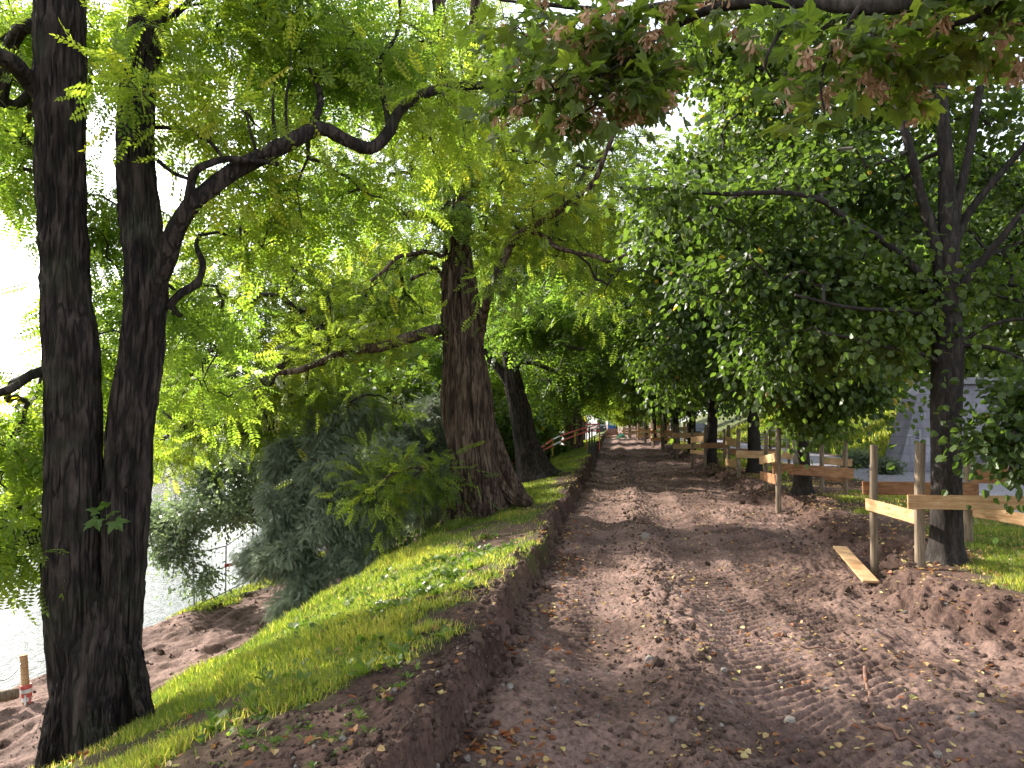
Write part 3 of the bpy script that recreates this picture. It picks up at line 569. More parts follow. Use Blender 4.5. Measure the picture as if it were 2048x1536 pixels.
# ---- the big old locust in the middle
Y2 = 14.0; b2 = P(965, 1012, Y2)
def W2(px): return px / F * Y2 * 1.01 / 2
tr2 = [([P(968, 1040, Y2), P(966, 1000, Y2), P(958, 950, Y2), P(950, 900, Y2), P(940, 850, Y2), P(934, 800, Y2), P(930, 740, Y2), P(925, 680, Y2), P(922, 630, Y2)], [W2(130), W2(108), W2(95), W2(92), W2(93), W2(90), W2(78), W2(60), W2(36)], .95),
       ([P(915, 720, Y2), P(905, 650, Y2 - .1), P(903, 580, Y2 - .1), P(905, 500, Y2), P(912, 430, Y2), P(903, 340, Y2 + .2), P(890, 200, Y2 + .4), P(880, 50, Y2 + .6), P(870, -150, Y2 + 1)], [W2(34), W2(30), W2(27), W2(26), W2(30), W2(26), W2(20), W2(14), W2(8)], 1.0),
       ([P(935, 700, Y2), P(938, 640, Y2), P(930, 560, Y2 + .1), P(922, 480, Y2 + .2), P(925, 380, Y2 + .2), P(930, 280, Y2 + .3), P(945, 120, Y2 + .6), P(960, -80, Y2 + 1)], [W2(42), W2(38), W2(33), W2(29), W2(26), W2(28), W2(18), W2(8)], 1.0)]
tr2 += [([P(955, 800, Y2 + .1), P(978, 870, Y2 + .05), P(996, 925, Y2 - .1), P(1012, 965, Y2 - .2), P(1032, 992, Y2 - .3), P(1060, 1010, Y2 - .4)], [.06, .12, .16, .17, .13, .05], 1.0), ([P(925, 900, Y2 - .1), P(918, 970, Y2 - .2), P(908, 1020, Y2 - .35), P(892, 1060, Y2 - .5)], [.10, .16, .15, .05], 1.0), ([P(960, 900, Y2 - .25), P(962, 970, Y2 - .4), P(966, 1015, Y2 - .6), P(975, 1040, Y2 - .75)], [.08, .13, .12, .04], 1.0)]
b_2 = [bpx([(948, 740, 14), (962, 660, 14), (976, 590, 14), (1000, 540, 13.9), (1028, 480, 13.8), (1070, 450, 13.7), (1120, 420, 13.6), (1170, 385, 13.5), (1195, 350, 13.4), (1212, 305, 13.3), (1235, 250, 13.2)], .105, .035),
       bpx([(1055, 462, 13.7), (1085, 470, 13.6), (1110, 493, 13.4), (1150, 505, 13.2), (1190, 512, 13.1), (1222, 523, 13.0), (1270, 500, 12.9)], .05, .02),
       bpx([(912, 655, 14), (870, 660, 13.7), (820, 675, 13.4), (770, 693, 13.1), (720, 698, 12.9), (680, 708, 12.7), (640, 725, 12.5), (590, 742, 12.3), (540, 745, 12.1)], .135, .04),
       bpx([(650, 718, 12.6), (580, 715, 12.7), (530, 708, 12.6), (480, 718, 12.4), (420, 738, 12.2), (370, 752, 12.0), (335, 775, 11.9)], .06, .02),
       bpx([(905, 470, 14), (880, 448, 13.8), (840, 430, 13.5), (780, 436, 13.2), (720, 442, 12.9), (680, 440, 12.8), (650, 418, 12.6), (612, 408, 12.5)], .11, .05),
       bpx([(898, 520, 13.9), (860, 505, 13.6), (825, 508, 13.4), (795, 515, 13.3), (770, 540, 13.1), (742, 562, 13.0)], .05, .02),
       bpx([(890, 560, 13.9), (870, 535, 13.7), (850, 545, 13.5), (820, 560, 13.4)], .04, .02),
       bpx([(920, 420, 14.2), (935, 330, 14.3), (960, 290, 14.3), (1000, 260, 14.2), (1050, 230, 14)], .05, .02),
       bpx([(905, 330, 14.1), (860, 280, 14), (810, 230, 13.8), (760, 180, 13.6)], .06, .02),
       bpx([(905, 950, 13.9), (880, 950, 13.4), (840, 935, 12.8), (790, 945, 12.4), (750, 975, 12.2)], .02, .008)]
bl2 = [blob(840, 500, 12.8, .9, 1.2, .7, 50), blob(380, 560, 15, 1.2, 1.5, 1.0, 60), blob(350, 800, 13, .9, 1.2, .6, 50), blob(440, 610, 13.0, 1.2, 1.6, .8, 110), blob(590, 560, 13.5, 1.2, 1.8, .8, 110), blob(740, 610, 13.0, 1.1, 1.4, .6, 90), blob(420, 730, 12.2, .9, 1.2, .6, 90), blob(580, 790, 12.2, .9, 1.2, .45, 70), blob(730, 800, 13.0, .8, 1.2, .45, 40), blob(640, 660, 12.6, 1.0, 1.0, .5, 60),
       blob(540, 460, 13.8, 1.1, 1.8, .8, 80), blob(700, 350, 13.8, 1.2, 1.8, .9, 110), blob(860, 330, 13.4, 1.1, 1.5, .9, 110), blob(1020, 330, 13.6, 1.1, 1.6, .9, 100), blob(1120, 450, 13.0, 1.0, 1.4, .7, 80), blob(990, 480, 13.0, .8, 1.1, .5, 50), blob(1180, 330, 13.6, .75, 1.4, .8, 60), blob(1210, 560, 13.0, .6, 1.1, .5, 36),
       blob(820, 150, 14, 1.3, 1.8, .9, 90), blob(980, 130, 14, 1.3, 1.8, .9, 90), blob(1120, 200, 14, 1.0, 1.6, .7, 60), blob(620, 180, 14.2, 1.3, 1.8, .9, 70), blob(400, 470, 14.4, 1.0, 1.4, .8, 50), blob(380, 300, 14.6, 1.0, 1.4, .8, 36),
       blob(900, -80, 14.4, 2.6, 2.6, 1.3, 150), blob(600, -20, 14.6, 1.8, 2, 1.0, 60),
       blob(800, 950, 12.6, .42, .6, .28, 26), blob(760, 990, 12.3, .38, .5, .26, 18), blob(830, 1045, 12.4, .36, .4, .22, 18), blob(870, 960, 13, .25, .4, .3, 10)]
def shift(bs, d): return [(CAM + (c - CAM) * ((c[1] + d) / c[1]), r, n) for c, r, n in bs]
bl2 = [blob(1270, 300, 14, .6, 1.2, .7, 36), blob(1250, 440, 13.6, .6, 1.0, .6, 34), blob(430, 850, 12.6, .9, 1.1, .35, 60), blob(330, 900, 13, .8, 1.0, .5, 46), blob(540, 860, 12.8, .7, .9, .3, 40), blob(560, 700, 14, 1.2, 1.5, .8, 60), blob(330, 690, 13.4, .8, 1.2, .8, 50)] + bl2; bl2 = shift(bl2[:-4], 1.5) + bl2[-4:]; b_2 = [([CAM + (p_ - CAM) * ((p_[1] - .35) / p_[1]) if i > 1 else p_ for i, p_ in enumerate(pp)], list(np.array(rr) * .82)) for pp, rr in b_2]
bl2 += [blob(650, 690, 12.3, .8, .35, .3, 30), blob(760, 670, 12.8, .5, .35, .25, 18), blob(1100, 400, 13.0, .6, .35, .45, 26), blob(900, 400, 13.0, .5, .3, .7, 34), blob(930, 250, 13.4, .6, .4, .7, 36), blob(1010, 560, 13.0, .35, .3, .3, 12)]
t2 = tree('locust_tree', 'big old locust in mid bank with thick ropy trunk flaring into roots', 'tree', b2, tr2, b_2, bl2, 'locust_leaf', T_LOC, 'old_bark',
     n=8, size=.30, spread=.46, cthr=-.6, cbias=.14, seed=5, seg=110, ds=.035, disp=bark_disp(.060, 7.5, 1.1, .42, .35, 5, 2.2, seed=81, zk=.13, wob=.08), bdisp=bark_disp(.016, 2.5, 1, zk=.5, seed=85, wob=.10), twig=.006, up=.66)

# ---- third locust, leaning left
Y3 = 21.0; b3 = P(1066, 946, Y3)
def W3(px): return px / F * Y3 / 2
tr3 = [([P(1072, 958, Y3), P(1066, 935, Y3), P(1052, 880, Y3), P(1040, 820, Y3), P(1028, 770, Y3), P(1022, 740, Y3)], [W3(72), W3(54), W3(43), W3(38), W3(34), W3(28)], 1.0)]
b_3 = [bpx([(1022, 760, 24), (1038, 700, 24), (1055, 660, 24), (1090, 625, 24), (1140, 595, 24), (1180, 585, 24), (1230, 570, 24)], .17, .04), bpx([(1020, 770, 24), (1000, 740, 24), (975, 715, 24), (960, 690, 24), (940, 640, 24)], .15, .06),
       bpx([(1020, 760, 24), (1012, 700, 24), (1000, 620, 24), (1010, 500, 24.5), (1020, 350, 25)], .15, .05), bpx([(1062, 650, 24), (1060, 610, 24), (1045, 570, 24)], .07, .03),
       bpx([(1035, 730, 24), (1060, 700, 23), (1110, 690, 22), (1170, 700, 21)], .08, .03)]
bl3 = [blob(1060, 590, 24, 1.9, 2.4, 1.2, 120), blob(1180, 600, 23, 1.7, 2.2, 1.2, 120), blob(1130, 730, 22, 1.6, 2.0, 1.0, 110), blob(1010, 500, 24, 2, 2.4, 1.4, 110), blob(900, 700, 24, 1.6, 2, 1.2, 70), blob(1130, 450, 25, 2, 2.4, 1.4, 90), blob(1000, 350, 25, 3, 3, 1.8, 120), blob(870, 830, 24, 1.4, 1.6, .9, 60), ]
b_3 = [([CAM + (p_ - CAM) * (21 / 24) for p_ in pp], list(np.array(rr) * .95)) for pp, rr in b_3]; bl3 = shift(bl3, .8)
t3 = tree('locust_tree', 'third locust along the bank, leaning left behind the big old one', 'tree', b3, tr3, b_3, bl3 + [blob(1060, 640, 19.5, 1.0, .8, .6, 50), blob(1140, 640, 19.5, .9, .8, .6, 40)], 'locust_leaf', T_LOCF, 'locust_bark',
     n=15, size=.40, spread=.5, cbias=-.3, seed=9, seg=60, ds=.08, disp=bark_disp(.04, 6, 1, .5, .5, 5, 1.0, seed=91, zk=.16), twig=.01, up=.7)

# ---- nearest linden on the right, inside the board guard
YL = 8.2; bl = P(1893, 1118, YL)
def W4(px, Y=8.2): return px / F * Y / 2 * .97
trL = [([P(1893, 1125, YL), P(1893, 1080, YL), P(1893, 1000, YL), P(1892, 900, YL), P(1893, 800, YL), P(1895, 700, YL), P(1892, 620, YL), P(1893, 560, YL), P(1896, 480, YL), P(1895, 400, YL), P(1890, 300, YL), P(1880, 150, YL), P(1870, 0, YL), P(1865, -200, YL), P(1880, -500, YL)], [W4(66), W4(56), W4(53), W4(52), W4(54), W4(56), W4(54), W4(46), W4(38), W4(31), W4(25), W4(20), W4(15), W4(10), W4(5)], 1.0)]
b_L = [bpx([(1885, 580, 8.2), (1868, 480, 8.15), (1842, 390, 8.1), (1820, 300, 8.0), (1790, 200, 8.0), (1740, 100, 7.9), (1700, 20, 7.8)], .075, .03),
       bpx([(1903, 500, 8.2), (1915, 410, 8.2), (1935, 320, 8.2), (1960, 180, 8.3), (1985, 60, 8.3), (2010, -80, 8.4)], .06, .03),
       bpx([(1905, 500, 8.2), (1935, 430, 8.3), (1990, 360, 8.3), (2050, 290, 8.4), (2120, 200, 8.5)], .055, .025),
       bpx([(1905, 590, 8.2), (1950, 540, 8.1), (2000, 480, 8.0), (2060, 410, 7.9), (2150, 340, 7.8)], .055, .03),
       bpx([(1885, 620, 8.2), (1850, 560, 8.1), (1800, 510, 8.0), (1750, 470, 7.9), (1695, 440, 7.8), (1640, 400, 7.7), (1560, 385, 7.6), (1450, 388, 7.5), (1350, 380, 7.5), (1240, 375, 7.4)], .055, .014),
       bpx([(1885, 600, 8.2), (1830, 580, 8.3), (1760, 572, 8.4), (1680, 570, 8.4), (1600, 575, 8.5)], .035, .012),
       bpx([(1885, 650, 8.2), (1830, 625, 8.0), (1780, 620, 7.8), (1700, 615, 7.6), (1590, 590, 7.4)], .035, .012),
       bpx([(1885, 740, 8.2), (1862, 715, 8.1), (1800, 700, 7.9), (1720, 680, 7.7), (1640, 665, 7.6)], .04, .012),
       bpx([(1905, 700, 8.2), (1960, 660, 8.1), (2020, 640, 8.0), (2100, 640, 7.9)], .03, .012), bpx([(1900, 560, 8.2), (1960, 520, 8.9), (2048, 480, 9.6)], .035, .015),
       bpx([(2120, 760, 7.4), (2080, 800, 7.3), (2020, 850, 7.25), (1960, 890, 7.2), (1915, 905, 7.15)], .012, .005), bpx([(1905, 690, 8.2), (2000, 700, 7.9), (2120, 760, 7.4)], .03, .012)]
blL = [blob(1500, 420, 7.9, .9, 1.2, .45, 70), blob(1640, 540, 7.7, .9, 1.2, .45, 90), blob(1480, 560, 7.9, .8, 1.1, .45, 75), blob(1640, 360, 8.2, .9, 1.2, .5, 80), blob(1780, 450, 8.6, .7, 1.0, .5, 60), blob(1700, 680, 7.7, .8, 1.0, .35, 80), blob(1560, 700, 8.0, .7, 1.0, .4, 60), blob(1830, 620, 7.6, .5, .6, .3, 36),
       blob(1900, 715, 7.7, .2, .25, .16, 9), blob(1980, 580, 8.6, .8, 1.0, .5, 50), blob(2080, 690, 8.4, .5, .9, .22, 30), blob(1640, 190, 8.6, 1.0, 1.3, .6, 90), blob(1500, 260, 8.8, .6, 1.2, .5, 45), blob(1850, 220, 8.8, .9, 1.2, .7, 55), blob(1720, 60, 8.6, 1.0, 1.3, .6, 80), blob(2020, 240, 8.8, .8, 1.2, .8, 44), blob(1990, 420, 8.9, .7, 1.0, .6, 34), blob(1900, 30, 8.8, 1.1, 1.4, .6, 80), blob(1520, 60, 9, .8, 1.2, .5, 40),
       blob(2000, 870, 7.2, .35, .25, .16, 26), blob(2060, 790, 7.3, .3, .3, .2, 26), blob(2060, 950, 7.3, .15, .2, .12, 8),
       blob(1330, 400, 7.5, .35, .5, .12, 22), blob(1850, -300, 8.4, 2.4, 2.4, 1.2, 170), blob(2300, 300, 8.2, 1.0, 1.6, 1.6, 90), blob(2300, 640, 8.2, 1, 1.4, .4, 40)]
blL = shift(blL[:-9], .8) + blL[-9:]; b_L = [(pp, list(np.array(rr) * .82)) for pp, rr in b_L]
blL += [blob(1450, 130, 9.6, .6, .9, .5, 40), blob(1380, 340, 9.4, .45, .7, .3, 34), blob(1400, 100, 10, .6, .9, .6, 46), blob(1330, 450, 9.5, .4, .7, .4, 36)]
tL = tree('linden_tree', 'nearest linden on the right, smooth grey-brown trunk inside the fresh board guard, branches spreading low', 'tree', bl, trL, b_L, blL, 'linden_leaf', T_HEART, 'linden_bark', group='lindens in a row along the right verge',
     n=27, size=.075, spread=.25, seed=11, seg=64, ds=.03, disp=bark_disp(.006, 9, .8, .30, .12, 5, .3, seed=95, zk=.5, wob=.02), bdisp=bark_disp(.003, 2.5, 1, seed=97, wob=.05), twig=.0045, droop=.7, up=.5, cthr=-.45)

# ---- second linden
YM = 15.7; bm = P(1606, 988, YM)
def W5(px): return px / F * YM / 2
trM = [([P(1608, 995, YM), P(1606, 975, YM), P(1602, 900, YM), P(1598, 800, YM), P(1600, 700, YM), P(1605, 600, YM), P(1600, 480, YM), P(1590, 350, YM), P(1585, 200, YM), P(1580, 80, YM)], [W5(44), W5(34), W5(29), W5(28), W5(27), W5(26), W5(24), W5(18), W5(12), W5(6)], 1.0)]
b_M = [bpx([(1600, 740, 15.7), (1560, 690, 15.2), (1500, 650, 14.8), (1430, 640, 14.4), (1360, 650, 14)], .07, .02), bpx([(1600, 760, 15.7), (1650, 720, 15.2), (1720, 700, 14.8), (1790, 720, 14.4)], .06, .02),
       bpx([(1600, 600, 15.7), (1540, 540, 15.3), (1460, 490, 15), (1380, 470, 14.6)], .08, .02), bpx([(1604, 560, 15.7), (1660, 500, 15.4), (1740, 440, 15)], .07, .02), bpx([(1598, 440, 15.7), (1540, 350, 15.9), (1480, 250, 16)], .06, .02), bpx([(1596, 420, 15.7), (1650, 320, 15.9), (1700, 200, 16)], .06, .02),
       bpx([(1600, 780, 15.7), (1580, 740, 14.6), (1560, 730, 13.4), (1550, 750, 12.6)], .06, .02)]
blM = [blob(1400, 640, 14.6, 1.1, 1.4, .7, 90), blob(1540, 740, 14.0, 1.2, 1.4, .65, 110), blob(1700, 770, 14.2, 1.1, 1.3, .55, 100), blob(1430, 500, 15, 1.3, 1.6, .9, 90), blob(1330, 560, 15, .8, 1.3, .7, 50), blob(1580, 560, 14.6, 1.4, 1.6, 1.0, 100), blob(1720, 620, 15, 1.3, 1.6, .9, 90), blob(1480, 340, 15.8, 1.2, 1.6, 1.0, 80), blob(1620, 300, 16, 1.4, 1.8, 1.1, 90), blob(1560, 160, 16, 1.4, 1.6, .8, 70), blob(1350, 740, 14.5, .7, 1.2, .5, 50), blob(1650, 840, 14.6, .9, .9, .2, 40), blob(1480, 800, 15, .8, 1, .25, 36)]
tree('linden_tree', 'second linden on the right, straight dark trunk behind a wide orange board', 'tree', bm, trM, b_M, blM, 'linden_leaf', T_HEART, 'linden_bark', group='lindens in a row along the right verge',
     n=34, size=.10, spread=.36, seed=13, seg=32, ds=.08, disp=bark_disp(.008, 8, .8, .35, .2, 5, .3, seed=96, zk=.5, wob=.02), twig=.006, droop=.8, up=.4, cthr=-.3)

# ---- generic trees, copied along the row, the bank and behind
def proto(name, label, cat, h, wd, low, leaf, tmpl, bark, seed, n, size, nsp, group, tr=.16, spread=.5, nb=9):
    r = np.random.RandomState(seed); base = np.zeros(3)
    trunk = [([np.array([0, 0, -.3]), np.array([.03, 0, .3]), np.array([.05 * r.randn(), .05, h * .25]), np.array([.2 * r.randn(), .2 * r.randn(), h * .55]), np.array([.2 * r.randn(), .1, h * .92])], [tr * 1.5, tr * 1.1, tr * .9, tr * .6, tr * .12], 1.0)]
    bo, bb = [], []
    for k in range(nb):
        a_ = k * 2.4 + r.uniform(-.3, .3); z0 = h * (.2 + .5 * k / nb); L = wd * (1.0 - .5 * k / nb) * r.uniform(.75, 1.05)
        d = np.array([math.cos(a_), math.sin(a_), 0]); p0 = np.array([0, 0, z0])
        pts = [p0, p0 + d * L * .35 + [0, 0, L * .25], p0 + d * L * .7 + [0, 0, L * .35], p0 + d * L + [0, 0, L * .28]]
        bo.append((pts, [tr * .45, tr * .3, tr * .18, tr * .08])); e_ = pts[2]
        bb.append((e_ + [0, 0, -.1], (L * .42, L * .42, h * .085), nsp // nb)); bb.append((pts[1] + [0, 0, h * .08], (L * .4, L * .4, h * .1), nsp // nb))
        zl = low + r.uniform(0, .6); bb.append((np.array([e_[0], e_[1], max(zl + h * .08, e_[2] - h * .12)]), (L * .35, L * .35, h * .08), nsp // nb))
    bb.append((np.array([0, 0, h * .88]), (wd * .4, wd * .4, h * .12), nsp // 4))
    return tree(name, label, cat, base, trunk, bo, bb, leaf, tmpl, bark, group=group, n=n, size=size, spread=spread, seed=seed, seg=20, ds=.3, disp=bark_disp(tr * .08, 5, 1, .4, .4, 5, 0, seed=seed), twig=.012, up=.5, droop=.6, tseg=3, cbias=(.08 if leaf == 'locust_leaf' else 0))
GL, GB = 'lindens in a row along the right verge', 'trees along the river bank'
lp = proto('linden_tree', 'x', 'tree', 9.0, 3.7, 2.6, 'linden_leaf', T_HEART, 'linden_bark', 21, 30, .17, 560, GL)
def onto(o, x, y, dz=0, **k):
    return dup(o, (x, y, zg(x, y) + dz), **k)
c3 = G(1508, 948, .22); c4 = G(1422, 928, .22)
lp.location = (c3[0], c3[1], zg(c3[0], c3[1])); lp['label'] = 'third linden on the right, slim dark trunk with a two-board guard'
ln = dup(lp, (c4[0], c4[1], zg(c4[0], c4[1])), 2.1, 1.05, 'fourth linden on the right, trunk leaning left', GL); ln.rotation_euler = (0, R_(-6), 2.1)
row = [(3.7, 37, 4.0, 'fifth linden of the right row, shaded trunk just left of the leaning one'), (3.6, 45, 1.1, 'sixth linden of the right row, behind the dark lamp post'), (3.5, 54, 5.2, 'seventh linden of the right row, near the far timber frames'),
       (3.4, 64, 2.7, 'eighth linden of the right row, right of the far heaps'), (3.2, 76, .4, 'ninth linden of the right row, by the orange netting'), (2.0, 92, 3.3, 'tenth linden of the row, left of the orange netting'), (0.6, 118, 1.9, 'farthest linden at the end of the path, right of the blue cabin')]
for x, y, a_, lab in row: onto(lp, x, y, rz=a_, sc_=1.0 + .05 * math.sin(y), label=lab, group=GL)
bp = proto('locust_tree', 'x', 'tree', 12.0, 5.2, 3.6, 'locust_leaf', T_LOCF, 'old_bark', 31, 14, .44, 520, GB, tr=.26, spread=.6, nb=10)
c5 = P(1152, 892, 38); bp.location = (c5[0], c5[1], c5[2]); bp['label'] = 'fourth tree along the left bank, straight dark trunk crossing the red rails'
for x, y, a_, s_, lab in [(-2.9, 50, 1.0, .95, 'fifth tree of the left bank, behind the top of the red rails'), (-3.4, 64, 2.2, 1.0, 'sixth tree of the left bank, its crown over the dark truck'), (-3.2, 84, 4.0, 1.05, 'tree at the far end of the left bank, beyond the dark truck'),
                    (-7.4, 34, 5.0, .95, 'bushy tree low on the left bank behind the third locust'), (-8.8, 47, .3, 1.05, 'tree by the water beyond the bushy one'), (-9.4, 66, 3.1, 1.1, 'farthest tree at the water side of the bank'), (-9.6, 31, 4.4, 1.05, 'tall tree low on the bank beyond the alder'), (-8.2, 41, .9, 1.1, 'tall tree on the lower bank right of the alder'), (-9.3, 25, 2.6, .8, 'small spreading tree low on the bank left of the big old locust')]:
    onto(bp, x, y, rz=a_, sc_=s_, label=lab, group=GB)
for k_, (x, y, s_, lab) in enumerate([(1.9, 86, .42, 'small bright yellow-green tree at the end of the path, above the blue cabin'), (4.6, 74, .38, 'small pale-leaved tree at the path end, right of the yellow-green one')]):
    onto(bp, x, y, rz=k_ * 2.0, sc_=s_, label=lab, group='small trees at the path end')
GR = 'woodland trees above the road'
wp = proto('woodland_tree', 'x', 'tree', 13.0, 5.2, 2.2, 'linden_leaf', T_HEART, 'linden_bark', 41, 20, .28, 620, GR, tr=.24, spread=.8, nb=11)
wl = [(12.6, 31, 0, .85, 'woodland tree directly above the graffiti wall, thick brown trunk'), (17, 29, 2, .9, 'woodland tree above the right end of the graffiti wall'), (22, 34, 1, 1.1, 'tall woodland tree back from the graffiti wall'), (15.5, 41, 4, 1.0, 'woodland tree on the slope left of the graffiti wall'),
      (21, 50, 3, 1.1, 'woodland tree high on the slope behind the first ones'), (14, 55, 5, .95, 'woodland tree over the green roadside slope'), (12.5, 70, 1.4, 1.0, 'woodland tree where the road bends'), (20, 66, 2.5, 1.2, 'large woodland tree behind the bend of the road'), (11, 88, .7, 1.0, 'woodland tree beyond the parked white vehicle'),
      (27, 42, .2, 1.2, 'big woodland tree at the top of the slope'), (18, 90, 5.5, 1.2, 'far woodland tree over the end of the road'), (6.5, 104, 2.0, 1.0, 'woodland tree closing the right side of the far view'), (-2, 134, 3.6, 1.1, 'woodland tree behind the blue cabin'), (6, 138, .9, 1.25, 'woodland tree at the very end, right'), (-9, 128, 4.4, 1.1, 'woodland tree at the very end, left'), (30, 60, 1.9, 1.3, 'woodland giant on the hill top'), (24, 20, 3.9, 1.1, 'woodland tree beyond the steps')]
for k, (x, y, a_, s_, lab) in enumerate(wl):
    if k == 0: wp.location = (x, y, zg(x, y)); wp['label'] = lab; wp.scale = (s_,) * 3
    else: onto(wp, x, y, rz=a_, sc_=s_, label=lab, group=GR)
# far bank of the river
GF = 'trees on the far bank'
k = 0
for x, y in [(-86, 40), (-80, 58), (-76, 74), (-70, 90), (-62, 104), (-54, 118), (-44, 126), (-34, 140), (-24, 152), (-92, 80), (-80, 112), (-60, 132)]:
    dup(wp, (x, y, -2.6), k * 1.3, 1.0 + .15 * math.sin(k * 2.1), 'leafy tree standing on the far bank across the water', GF); k += 1

# ---- grey-green alder at the water and the yews on the slope
pa = G(505, 1140, -2.9); 
al_tr = [([P(548, 1150, 19), P(540, 1080, 19), P(525, 1010, 19), P(505, 940, 19), P(500, 880, 19), P(505, 800, 19)], [.09, .08, .075, .07, .06, .03], 1.0)]
al_b = [bpx([(535, 1060, 19), (480, 1030, 18.5), (420, 1010, 18), (360, 1020, 17.6)], .04, .01), bpx([(510, 960, 19), (450, 930, 18.6), (380, 940, 18.2), (320, 960, 18)], .04, .01), bpx([(505, 900, 19), (440, 860, 19), (360, 830, 19)], .04, .01), bpx([(520, 1000, 19), (580, 950, 19), (620, 900, 19)], .03, .01)]
al_bl = [blob(420, 1010, 18, 1.0, 1.0, .55, 90), blob(360, 960, 18, .9, .9, .5, 80), blob(350, 1090, 17.6, .6, .8, .5, 60), blob(450, 920, 18.6, 1.0, 1.0, .5, 80), blob(400, 1160, 17.6, .35, .6, .3, 18), blob(500, 1010, 18.6, .7, .8, .7, 70), blob(330, 1040, 18, .5, .7, .5, 50), blob(330, 900, 18.6, .7, .8, .5, 40), blob(300, 1010, 17.8, .5, .6, .5, 40), blob(480, 860, 19.4, 1.2, 1.2, .6, 70)]
tree('alder_tree', 'grey-green small-leaved alder leaning over the water beside the wire fence', 'tree', al_tr[0][0][0], al_tr, al_b, al_bl, 'alder_leaf', T_OVAL, 'linden_bark', n=34, size=.125, spread=.30, seed=51, seg=12, ds=.15, disp=None, twig=.005, up=.3, droop=.2)
for k_, (bx, by, bY, r_, lb) in enumerate([(1000, 860, 27, 1.5, 'dark leafy shrub filling the gap between the big locust and the leaning one'), (1095, 865, 36, 1.3, 'leafy shrub on the lower bank behind the red handrail'), (760, 800, 19, 1.3, 'leafy shrub growing behind the yews')]):
    g_ = P(bx, by, bY); g0 = np.array([g_[0], g_[1], zg(g_[0], g_[1])]); st_ = [[g0, g0 + [0, 0, .8], g_ + np.array([math.cos(q_) * r_ * .6, math.sin(q_) * r_ * .6, .2])] for q_ in (0, 1.6, 3.1, 4.6)]
    tree('bank_shrub', lb, 'shrub', g0, [(st_[0], [.06, .04, .015], 1.0)], [(x_, [.05, .035, .012]) for x_ in st_[1:]], [(g_, (r_ * 1.1, r_, r_ * .9), 130), ((g_ + g0) / 2, (r_, r_ * .8, max(.5, (g_[2] - g0[2]) * .5)), 120)], 'linden_leaf', T_HEART, 'linden_bark', group='shrubs on the bank', n=16, size=.16, spread=.3, seed=90 + k_, seg=8, ds=.3, twig=.006)
def yew(label, base, blobs_, stems, seed, n=52, size=.14):
    st = [(s_, [.07, .05, .03, .012][:len(s_)] if len(s_) <= 4 else list(np.linspace(.07, .01, len(s_)))) for s_ in stems]
    return tree('yew_bush', label, 'bush', base, [(stems[0], list(np.linspace(.09, .02, len(stems[0]))), 1.0)], st[1:], blobs_, 'yew_leaf', T_YEW, 'twig_bark', group='yews on the slope', n=n, size=size, spread=.13, seed=seed, seg=10, ds=.12, disp=None, twig=.0045, up=.2, droop=.95, cthr=-.12, clump=1.8, along=.5)
yb = P(720, 1120, 13.4)
yew('grey-green feathery yew bush sprawling down the slope left of the big locust trunk', yb,
    [blob(610, 900, 13.6, .5, .7, .5, 70), blob(700, 830, 14.2, .6, .7, .5, 80), blob(620, 840, 14, .4, .5, .45, 46), blob(540, 1040, 13, .4, .5, .5, 60), blob(520, 1130, 12.9, .3, .4, .35, 40), blob(570, 1215, 12.2, .2, .3, .2, 24), blob(600, 1130, 12.8, .55, .7, .6, 110), blob(680, 1080, 12.9, .6, .8, .55, 110), blob(590, 1010, 13.4, .6, .8, .6, 110), blob(680, 960, 13.4, .7, .9, .6, 110), blob(640, 890, 13.8, .5, .7, .4, 60), blob(760, 1030, 13.2, .5, .7, .5, 80), blob(590, 1190, 12.4, .30, .4, .32, 45), blob(540, 1120, 12.8, .3, .5, .4, 40), blob(780, 930, 13.6, .5, .8, .5, 60), blob(720, 1130, 12.8, .55, .5, .25, 50), blob(560, 930, 13.6, .3, .5, .35, 34)],
    [[yb, P(700, 1040, 13.4), P(670, 950, 13.5), P(640, 870, 13.6)], [yb, P(640, 1120, 13), P(590, 1170, 12.5)], [yb, P(620, 1060, 13), P(550, 1030, 13.1)], [yb, P(760, 1050, 13.3), P(780, 940, 13.5)], [P(860, 1100, 13.2), P(780, 1120, 13), P(680, 1155, 12.7)]], 61)
yc = P(860, 1060, 16.2)
yew('darker upright yew between the feathery bush and the big locust trunk', yc,
    [blob(840, 1000, 15.6, .7, .8, .8, 110), blob(790, 900, 16, .8, .9, .7, 110), blob(860, 850, 16.2, .7, .9, .6, 90), blob(750, 840, 16.5, .7, .9, .5, 80), blob(900, 960, 15.8, .5, .8, .8, 60), blob(800, 1060, 15.4, .7, .5, .4, 60), blob(900, 880, 17, .6, .8, .8, 60)],
    [[yc, P(840, 980, 16.1), P(820, 880, 16.2), P(800, 800, 16.3)], [yc, P(880, 960, 16), P(880, 850, 16.2)], [yc, P(790, 1000, 16), P(760, 880, 16.3)]], 67)
